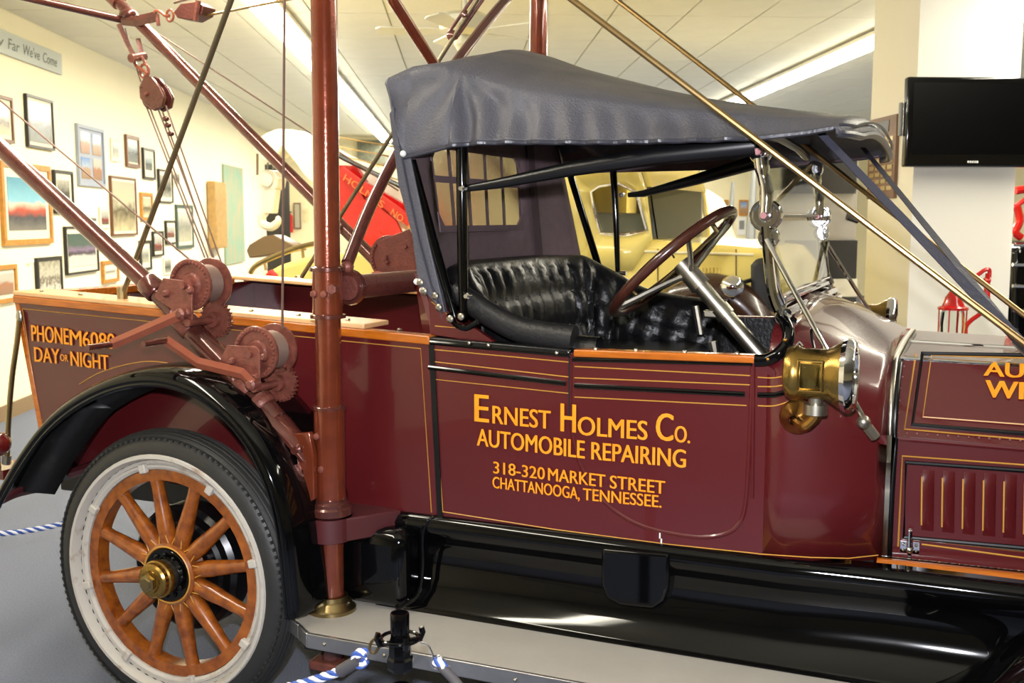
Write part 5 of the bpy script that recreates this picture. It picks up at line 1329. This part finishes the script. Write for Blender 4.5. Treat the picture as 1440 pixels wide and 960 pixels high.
# tail body
tail = [Q(338, 420), Q(356, 392), Q(392, 372), Q(440, 358), Q(520, 350), Q(700, 345), Q(700, 560), Q(338, 560)]
MB().prism(tail, (0, YW, 0)).build('tail_body', 'yellow', yt, bevel=.04, smooth=60)
MB().tube(spline([Q(352, 384, .1), Q(362, 372, .1), Q(400, 355, .1), Q(435, 344, .1), Q(470, 338, .1)], 5), .02, 8).build('tail_rail', 'old_brass', yt)
MB().tube([Q(372, 368, .1), Q(374, 380, .1)], .012, 6).build('rail_post', 'old_brass', yt)
MB().tube([Q(425, 347, .1), Q(427, 366, .1)], .012, 6).build('rail_post', 'old_brass', yt)
MB().prism([Q(362, 397, -.02), Q(378, 377, -.02), Q(390, 386, -.02), Q(394, 400, -.02)], (0, .3, 0)).build('red_cover', 'red_cloth', yt, bevel=.03)
for x in (-1.9, 1.0):
    for dy in (.02, YW - .2):
        MB().lathe((x, YY + dy, .42), (0, 1, 0), [(0, .26), (0, .38), (.04, .42), (.14, .42), (.18, .38), (.18, .26)], 32, closed=True).build('wheel', 'tyre', yt)
        MB().lathe((x, YY + dy + .06, .42), (0, 1, 0), [(0, 0), (0, .27), (.06, .27), (.06, 0)], 24).build('wheel_disc', 'yellow', yt)
MB().boxe((-2.5, YY + .3, .45), (1.3, YY + YW - .3, .60)).build('chassis', 'black_satin', yt)
# its boom: white curved head, red arms with orange lettering
BB = lambda x, y, d=0.0: PY(x, y, YY + .55 + d)
up_ = spline([BB(357, 210), BB(368, 192), BB(395, 181), BB(430, 190), BB(465, 213), BB(520, 240), BB(640, 312)], 6)
lo_ = spline([BB(364, 212), BB(374, 200), BB(394, 203), BB(414, 226), BB(440, 256), BB(500, 285), BB(620, 352)], 6)
MB().loft([[a, b_, b_ + V(0, .22, 0), a + V(0, .22, 0)] for a, b_ in zip(up_, lo_)], closed=True, caps=True).build('boom', 'white_paint', yt, smooth=0)
g = MB().lathe(BB(377, 207, -.02), (0, 1, 0), [(0, .0), (0, .10), (.02, .11), (.04, .08), (.2, .08), (.22, .11), (.24, .11), (.24, 0)], 24).build('boom_sheave', 'white_paint', yt)
def slab(pts, d, th, name, m): return MB().prism([BB(x, y, d) for x, y in pts], (0, th, 0)).build(name, m, yt, smooth=0)
slab([(470, 232), (500, 233), (514, 256), (545, 274), (640, 328), (640, 342), (575, 306), (520, 280), (470, 262)], -.06, .04, 'boom_arm', 'red')
slab([(470, 240), (494, 244), (530, 318), (575, 400), (545, 400), (505, 340), (470, 290)], -.10, .03, 'boom_strut', 'red')
slab([(512, 280), (530, 288), (556, 310), (566, 330), (540, 332), (520, 306)], -.12, .03, 'boom_gusset', 'red')
st_a, st_b = BB(478, 240, -.14), BB(622, 345, -.14)
dd = (st_b - st_a).normalized(); nn_ = V(-dd.z, 0, dd.x)
MB().prism([st_a - nn_ * .035, st_b - nn_ * .035, st_b + nn_ * .035, st_a + nn_ * .035], (0, .03, 0)).build('name_strip', 'red_cloth', yt, smooth=0)
la_, lb_ = BB(484, 249, -.145) - nn_ * .022, BB(596, 331, -.145) - nn_ * .022
for wd_, t0, t1 in (('HOLMES', 0, .50), ('NO.', .60, .76), ('110', .82, 1)):
    g = MB(); letter(g, wd_, lerp(la_, lb_, t0), lerp(la_, lb_, t1), nn_ * .05, .02); g.build('lettering', 'orange_text', yt, smooth=0, weld=False)
MB().tube([BB(470, 216, -.1), BB(620, 290, -.1)], .018, 8).build('boom_rod', 'black_satin', yt)
for (y0_, y1_) in ((192, 208), (205, 225), (217, 243), (228, 262)):
    MB().tube([BB(470, y0_, .1), BB(645, y1_ + 14, .1)], .006, 5).build('winch_line', 'brass_rod', yt)
MB().tube([BB(645, 345, .1), BB(645, 208, .1)], .05, 12).build('boom_mast', 'red', yt)
# hook block hanging from the boom head
HK = lambda x, y, d=0.0: PY(x, y, YY + .6 + d)
hk = empty('crane_hook', HK(378, 330), 'white painted crane hook block hanging from the white boom head', 'hook')
MB().prism([HK(362, 246), HK(370, 238), HK(384, 240), HK(391, 250), HK(389, 264), HK(378, 270), HK(364, 262)], (0, .12, 0)).build('block', 'white_paint', hk, bevel=.01)
MB().lathe(HK(376, 253, -.01), (0, -1, 0), [(0, .05), (.01, .05), (.015, .03), (.015, 0)], 16).build('block_pin', 'white_paint', hk)
MB().prism([HK(367, 266), HK(387, 266), HK(383, 300), HK(370, 300)], (0, .08, 0)).build('shank', 'white_paint', hk, bevel=.01)
MB().tube(spline([HK(374, 298, .03), HK(368, 306, .03), HK(370, 315, .03), HK(382, 319, .03), HK(391, 311, .03), HK(390, 304, .03)], 4), [.03, .03, .03, .03, .032, .032, .032, .032, .034, .034, .034, .034, .034, .034, .034, .03, .028, .026, .022, .018, .012], 10).build('hook', 'white_paint', hk)
MB().tube([HK(376, 238, .05), HK(377, 228, .05)], .008, 6).tube([HK(384, 238, .05), HK(384, 228, .05)], .008, 6).build('hoist_line', 'grey_steel', hk)
MB().tube([HK(362, 216, .05), HK(362, 246, .05)], .010, 6).build('chain', 'bar_brown', hk)
sb = empty('spreader_bar', HK(381, 345), 'brown steel spreader bar hanging under the white crane hook', 'tow bar')
MB().prism([HK(346, 352), HK(350, 344), (HK(370, 332)), HK(384, 330), HK(412, 344), HK(418, 352), HK(350, 363)], (0, .14, 0)).build('bar', 'bar_brown', sb, bevel=.01)
MB().tube([HK(378, 333, .06), HK(378, 341, .06)], .018, 10).build('link', 'grey_steel', sb)
pc = PW(391, 300, -2.6)
dp = empty('dark_post', (pc.x, pc.y, 0), 'dark brown upright post behind the white crane hook', 'post')
MB().boxe((pc.x - .12, pc.y - .12, 0), (pc.x + .12, pc.y + .12, PW(391, 232, -2.6).z)).build('upright', 'frame_black', dp)
MB().boxe((pc.x - .25, pc.y - .25, 0), (pc.x + .25, pc.y + .25, .04)).build('foot', 'frame_black', dp)

# ---- cream car further back
cc = PY(945, 320, 6.4); cr = empty('cream_car', (cc.x, cc.y + .7, 0), 'rounded cream coloured old car behind the yellow truck', 'car')
G = lambda x, y: PY(x, y, 6.4)
prf = [G(868, 350), G(872, 290), G(888, 272), G(915, 264), G(950, 262), G(972, 276), G(984, 300), G(990, 345), G(1020, 360), G(1060, 372), G(1066, 420), G(860, 420)]
MB().prism(prf, (0, 1.4, 0)).build('body', 'cream', cr, bevel=.14, smooth=60)
MB().tube(spline([G(906, 350), G(914, 312), G(935, 292), G(960, 285)], 5), .012, 6).build('body_moulding', 'chrome', cr)
MB().tube(spline([G(935, 350), G(950, 325), G(975, 318), G(990, 320)], 5), .06, 10).build('fender', 'cream', cr)
for x in (G(890, 400).x, G(1040, 400).x):
    for dy in (0, 1.2): MB().lathe((x, 6.38 + dy, .35), (0, 1, 0), [(0, 0), (0, .3), (.04, .35), (.16, .35), (.2, .3), (.2, 0)], 28).build('wheel', 'tyre', cr)
MB().boxe((G(870, 400).x, 6.5, .4), (G(1060, 400).x, 7.7, prf[-1].z + .1)).build('chassis', 'black_satin', cr)

# ---- back wall: doorway, pictures, notices
d1 = PB(948, 330, 21.96); d2 = PB(985, 330, 21.96); zt = PB(966, 266, 21.96).z
dr = MB().prism([V(d1.x, d1.y, 0), V(d2.x, d2.y, 0), V(d2.x, d2.y, zt), V(d1.x, d1.y, zt)], -D * .05).build('door_1', 'frame_black', smooth=0); structure(dr)
for (x0_, x1_, ya, yb, fm, am, lb) in ((1003, 1024, 281, 312, 'frame_orange', 'art_trucks', 'orange framed colour picture on the far back wall left of the leaning posts'), (1039, 1052, 281, 303, 'frame_orange', 'art_blue', 'orange framed picture on the far back wall between the grey posts')):
    r, a_, b_ = onwall('framed_picture', x0_, x1_, ya, yb, bw_, -D, lb, 'picture')
    MB().box((0, 0, 0), (a_, .03, b_)).build('frame', fm, r, True, smooth=0)
    MB().box((0, -.017, 0), (a_ * .72, .005, b_ * .75)).build('photo', am, r, True, smooth=0)
r, a_, b_ = onwall('paper_notice', 1037, 1049, 305, 330, bw_, -D, 'white paper notice pinned below the orange framed pictures', 'notice')
MB().box((0, 0, 0), (a_, .01, b_)).build('sheet', 'label_white', r, True, smooth=0)
MB().box((0, -.007, .02), (a_ * .6, .002, b_ * .5)).build('print', 'grey_steel', r, True, smooth=0)
r, a_, b_ = onwall('cream_cabinet', 928, 934, 240, 262, bw_, -D, 'narrow tan box on the far back wall above the doorway', 'box')
MB().box((0, -.05, 0), (a_, .1, b_)).build('case', 'plaque_wood', r, True)
for (x0_, yt_, wpx, lb) in ((1026, 256, 5, 'pale grey tapered jack post left of the windshield'), (1056, 236, 7, 'dark grey upright jack post nearest the chrome windshield post')):
    da_ = 12 if x0_ < 1040 else 13.2; a_ = PB(x0_, 300, da_); zt = PB(x0_, yt_, da_).z
    r = empty('jack_post', (a_.x, a_.y, 0), lb, 'jack')
    rr = wpx / 1500 * da_
    MB().tube([(a_.x, a_.y, 0), (a_.x, a_.y, 1.2), (a_.x + .03, a_.y, zt)], [rr * 1.4, rr * 1.1, rr * .5], 8).build('column', 'grey_steel', r)
    MB().box((a_.x, a_.y, .03), (.3, .3, .06)).build('base', 'grey_steel', r)
    MB().box((a_.x + .1, a_.y, 1.25), (.24, .24, .18)).build('motor_box', 'grey_steel', r, bevel=.02)

# ---- display board beside the pillar
DA = 7.75
da, db = PB(1098, 300, DA), PB(1208, 300, DA)
bdz = lambda y: PB(1150, y, DA).z
db_ = empty('display_board', ((da.x + db.x) / 2, (da.y + db.y) / 2, 0), 'grey display board with dark panels standing against the white pillar', 'display board')
dvec = (db - da); dvec.z = 0
def dpan(x0_, x1_, ya, yb, th, m, name, off=0.0):
    a_ = PB(x0_, ya, DA - off); c = PB(x1_, ya, DA - off); z1 = PB(x0_, ya, DA - off).z; z0 = PB(x0_, yb, DA - off).z
    return MB().prism([V(a_.x, a_.y, z0), V(c.x, c.y, z0), V(c.x, c.y, z1), V(a_.x, a_.y, z1)], D * th).build(name, m, db_, smooth=0)
p = dpan(1098, 1208, 212, 500, .04, 'board_grey', 'backboard')
a_, c = PB(1098, 400, DA), PB(1208, 400, DA)
MB().prism([V(a_.x, a_.y, 0), V(c.x, c.y, 0), V(c.x, c.y, PB(1098, 500, DA).z), V(a_.x, a_.y, PB(1098, 500, DA).z)], D * .04).build('lower_board', 'board_grey', db_)
dpan(1100, 1206, 214, 272, .03, 'frame_black', 'dark_panel', .04)
dpan(1104, 1206, 338, 392, .03, 'underside', 'dark_panel', .04)
dpan(1172, 1206, 392, 417, .03, 'white_paint', 'white_panel', .04)
dpan(1176, 1204, 418, 442, .03, 'tv_black', 'black_panel', .04)
g = MB().tube([PB(1192, 303, DA - .1), PB(1207, 308, DA - .1)], .035, 12); g.build('black_spotlight', 'tv_black', db_)

# ---- red lantern on its stand and the table it stands on
LA = 5.3
L_ = lambda x, y, d=0.0: PB(x, y, LA + d)
b0 = L_(1345, 487)
tb = empty('side_table', (b0.x, b0.y, 0), 'small white table hidden behind the hood, holding the red lantern', 'table')
MB().box((b0.x, b0.y, b0.z - .02), (.55, .5, .03)).build('table_top', 'white_paint', tb, bevel=.005)
for sx in (-1, 1):
    for sy in (-1, 1): MB().box((b0.x + sx * .23, b0.y + sy * .2, (b0.z - .035) / 2), (.04, .04, b0.z - .035)).build('leg', 'white_paint', tb)
ln = empty('lantern', L_(1338, 486), 'bright red metal lantern with clear panes standing on the table in front of the pillar', 'lantern')
lb = L_(1338, 482); top_l = L_(1338, 433); hL = top_l.z - lb.z
MB().lathe(lb, (0, 0, 1), [(-.012, 0), (-.012, .076), (.008, .078), (.014, .070), (.014, 0)], 24).build('base', 'red', ln)
MB().lathe(V(lb.x, lb.y, top_l.z), (0, 0, 1), [(-.008, .0), (-.008, .074), (.004, .074), (.012, .055), (.035, .045), (.055, .04), (.085, .02), (.095, .012), (.10, 0)], 24).build('chimney_cap', 'red', ln)
for k in range(6):
    a = 2 * PI * k / 6 + .3; MB().tube([lb + V(math.cos(a) * .068, math.sin(a) * .068, 0), V(lb.x + math.cos(a) * .068, lb.y + math.sin(a) * .068, top_l.z)], .0035, 6).build('corner_rod', 'red', ln)
MB().lathe(lb, (0, 0, 1), [(.01, .045), (.02, .058), (hL * .5, .062), (hL - .02, .055), (hL - .01, .04)], 20).build('globe', 'glass', ln)
ls = empty('lamp_stand', L_(1372, 486), 'bent red pump stand curving up beside the red lantern', 'stand')
MB().tube(spline([L_(1350, 482, .15), L_(1357, 476, .15), L_(1358, 460, .15), L_(1366, 450, .15), L_(1376, 443, .15), L_(1385, 434, .15), L_(1388, 422, .15), L_(1388, 400, .15), L_(1389, 384, .15)], 4), .012, 10).build('stem', 'red', ls)
MB().tube([L_(1388, 420, .15), L_(1388, 398, .15)], .016, 10).tube([L_(1384, 394, .15), L_(1392, 394, .15)], .014, 8).build('coupling', 'red', ls)
MB().tube(spline([L_(1358, 389, .15), L_(1368, 390, .15), L_(1377, 385, .15), L_(1384, 380, .15), L_(1391, 379, .15), L_(1391, 390, .15)], 4), .011, 8).build('handle', 'red', ls)
MB().box(L_(1362, 481, .15), (.14, .10, .02)).build('foot', 'red', ls)

# ---- black truck and red boom at the right edge
BL = 7.6
K = lambda x, y, d=0.0: PB(x, y, BL + d)
kc = K(1500, 400); bt = empty('black_truck', (kc.x + .4, kc.y + .9, 0), 'glossy black truck with chrome strips at the right edge behind the pillar', 'truck')
pr_ = [K(1426, 352), K(1440, 342), K(1560, 338), K(1600, 360), K(1600, 520), K(1424, 520)]
MB().prism(pr_, D * 1.8).build('body', 'black_gloss', bt, bevel=.04, smooth=60)
for y in (372, 402, 436): MB().tube([K(1424, y, -.03), K(1600, y + 3, -.03)], .014, 8).build('chrome_strip', 'chrome', bt)
MB().tube([K(1424, 345, -.02), K(1560, 341, -.02)], .012, 8).build('hood_edge', 'chrome', bt)
for xx in (1450, 1580):
    c = K(xx, 520); MB().lathe(V(c.x, c.y, .42), (D.x, D.y, 0), [(0, 0), (0, .38), (.04, .42), (.18, .42), (.2, .38), (.2, 0)], 28).build('wheel', 'tyre', bt)
    c = c + D * 1.5; MB().lathe(V(c.x, c.y, .42), (D.x, D.y, 0), [(0, 0), (0, .38), (.04, .42), (.18, .42), (.2, .38), (.2, 0)], 28).build('wheel', 'tyre', bt)
MB().prism([K(1430, 500, .2), K(1600, 500, .2), K(1600, 560, .2), K(1430, 560, .2)], D * 1.2).build('chassis', 'black_satin', bt)
MB().tube([K(1428, 268, .3), K(1470, 262, .3), K(1520, 300, .3)], .03, 8).tube([K(1428, 290, .3), K(1470, 262, .3)], .02, 8).tube([K(1520, 300, .3), K(1500, 345, .3)], .03, 8).build('crane_arm', 'red', bt)
MB().tube(spline([K(1430, 290, .3), K(1434, 310, .3), K(1428, 326, .3), K(1436, 334, .3)], 4), .03, 8).build('crane_hook', 'red', bt)

# ================================================================== ROPE BARRIER
def twisted(mb_pts, r, parent, name='rope', turns=18):
    pts = spline(mb_pts, 40); L = [0]
    for i in range(1, len(pts)): L.append(L[-1] + (pts[i] - pts[i - 1]).length)
    o = None
    mbs = (MB(), MB())
    for k in range(4):
        q = []
        for i, p in enumerate(pts):
            t = (pts[min(i + 1, len(pts) - 1)] - pts[max(i - 1, 0)]).normalized(); u = t.cross(V(0, 0, 1)).normalized(); w_ = t.cross(u)
            a = L[i] / (r * 7.5) * 2 * PI + k * PI / 2; q.append(p + (u * math.cos(a) + w_ * math.sin(a)) * r * .55)
        mbs[k % 2].tube(q, r * .62, 6)
    w1 = stuff(mbs[0].build('white_strands', 'rope_white', parent)); w2_ = stuff(mbs[1].build('blue_strands', 'rope_blue', parent))
sx_, sy_ = 1.213, -.95
zt = PY(562, 861, sy_).z
stn_ = empty('stanchion', (sx_, sy_, 0), 'glossy black stanchion post with slotted rope ring in front of the running board', 'stanchion')
MB().lathe((sx_, sy_, 0), (0, 0, 1), [(.015, 0), (.015, .15), (.022, .155), (.03, .14), (.05, .03), (.05, .0)], 32).build('base', 'black_gloss', stn_)
MB().lathe((sx_, sy_, 0), (0, 0, 1), [(.04, .0205), (zt - .16, .0205)], 24).build('post', 'black_gloss', stn_)
MB().lathe((sx_, sy_, 0), (0, 0, 1), [(zt - .045, .020), (zt - .004, .0205), (zt, .019), (zt, .016), (zt - .012, .015), (zt - .014, 0)], 28).build('post_cap', 'black_gloss', stn_)
MB().lathe((sx_, sy_, 0), (0, 0, 1), [(zt - .125, 0), (zt - .125, .026), (zt - .118, .029), (zt - .100, .029), (zt - .095, .025), (zt - .062, .024), (zt - .05, .020), (zt - .04, .020)], 8).build('socket', 'black_gloss', stn_, smooth=20)
MB().tube([(sx_ + math.cos(2 * PI * k / 36) * .040, sy_ + math.sin(2 * PI * k / 36) * .040, zt - .056) for k in range(36)], .0042, 8, closed=True).build('rope_ring', 'black_gloss', stn_)
g = MB()
for k in range(4):
    a = PI / 4 + k * PI / 2
    for s in (1,):
        d = V(math.cos(a), math.sin(a), 0); c = V(sx_, sy_, zt - .05)
        MB().tube([c + d * .018 + V(0, 0, -.014), c + d * .045 + V(0, 0, -.014), c + d * .05 + V(0, 0, .0), c + d * .047 + V(0, 0, .012)], [.006, .007, .007, .006], 8).build('ring_arm', 'black_gloss', stn_)
def Z_(x, y, d=0.0): return PY(x, y, sy_ + d)
rr1 = empty('barrier_rope', Z_(640, 950), 'right hand barrier rope in a dark sleeve hooked to the stanchion', 'rope')
MB().tube(spline([Z_(592, 903), Z_(600, 905), Z_(606, 914), Z_(609, 923), Z_(606, 932), Z_(612, 940), Z_(620, 938), Z_(624, 929), Z_(618, 922), Z_(610, 924)], 4), .0022, 6).build('snap_hook', 'chrome', rr1)
twisted([Z_(613, 930, -.0), Z_(620, 933, -.01), Z_(628, 944, -.01)], .0085, rr1)
MB().tube([Z_(620, 936, -.008), Z_(640, 957, -.02), Z_(664, 990, -.06), Z_(700, 1050, -.12)], .0105, 12).build('rope_sleeve', 'rope_sleeve', rr1)
rr2 = empty('barrier_rope', Z_(460, 950), 'left hand blue and white barrier rope with grey sleeve hooked to the stanchion', 'rope')
ringc = Z_(527, 907); MB().tube(spline([Z_(536, 904), Z_(530, 897), Z_(522, 903), Z_(520, 914), Z_(527, 918), Z_(533, 908)], 4), .0035, 6).build('snap_hook', 'old_brass', rr2)
MB().tube([Z_(522, 917), Z_(512, 919)], .003, 6).build('hook_eye', 'chrome', rr2)
twisted([Z_(515, 918), Z_(508, 917), Z_(500, 922), Z_(500, 932), Z_(508, 934), Z_(514, 928)], .009, rr2)
MB().tube([Z_(506, 927), Z_(478, 944)], .014, 12).build('rope_sleeve', 'rope_sleeve', rr2)
twisted([Z_(480, 943), Z_(456, 951), Z_(420, 962), Z_(360, 975), Z_(260, 985, -.05)], .009, rr2)
rr3 = empty('barrier_rope', PY(40, 745, .0), 'blue and white barrier rope sagging behind the rear tyre', 'rope')
rp = [PY(-260, 730, -.5), PY(-120, 752, -.3), PY(0, 750, -.1), PY(45, 745, .0), PY(84, 737, .08), PY(104, 731, .14)]
twisted(rp, .009, rr3)
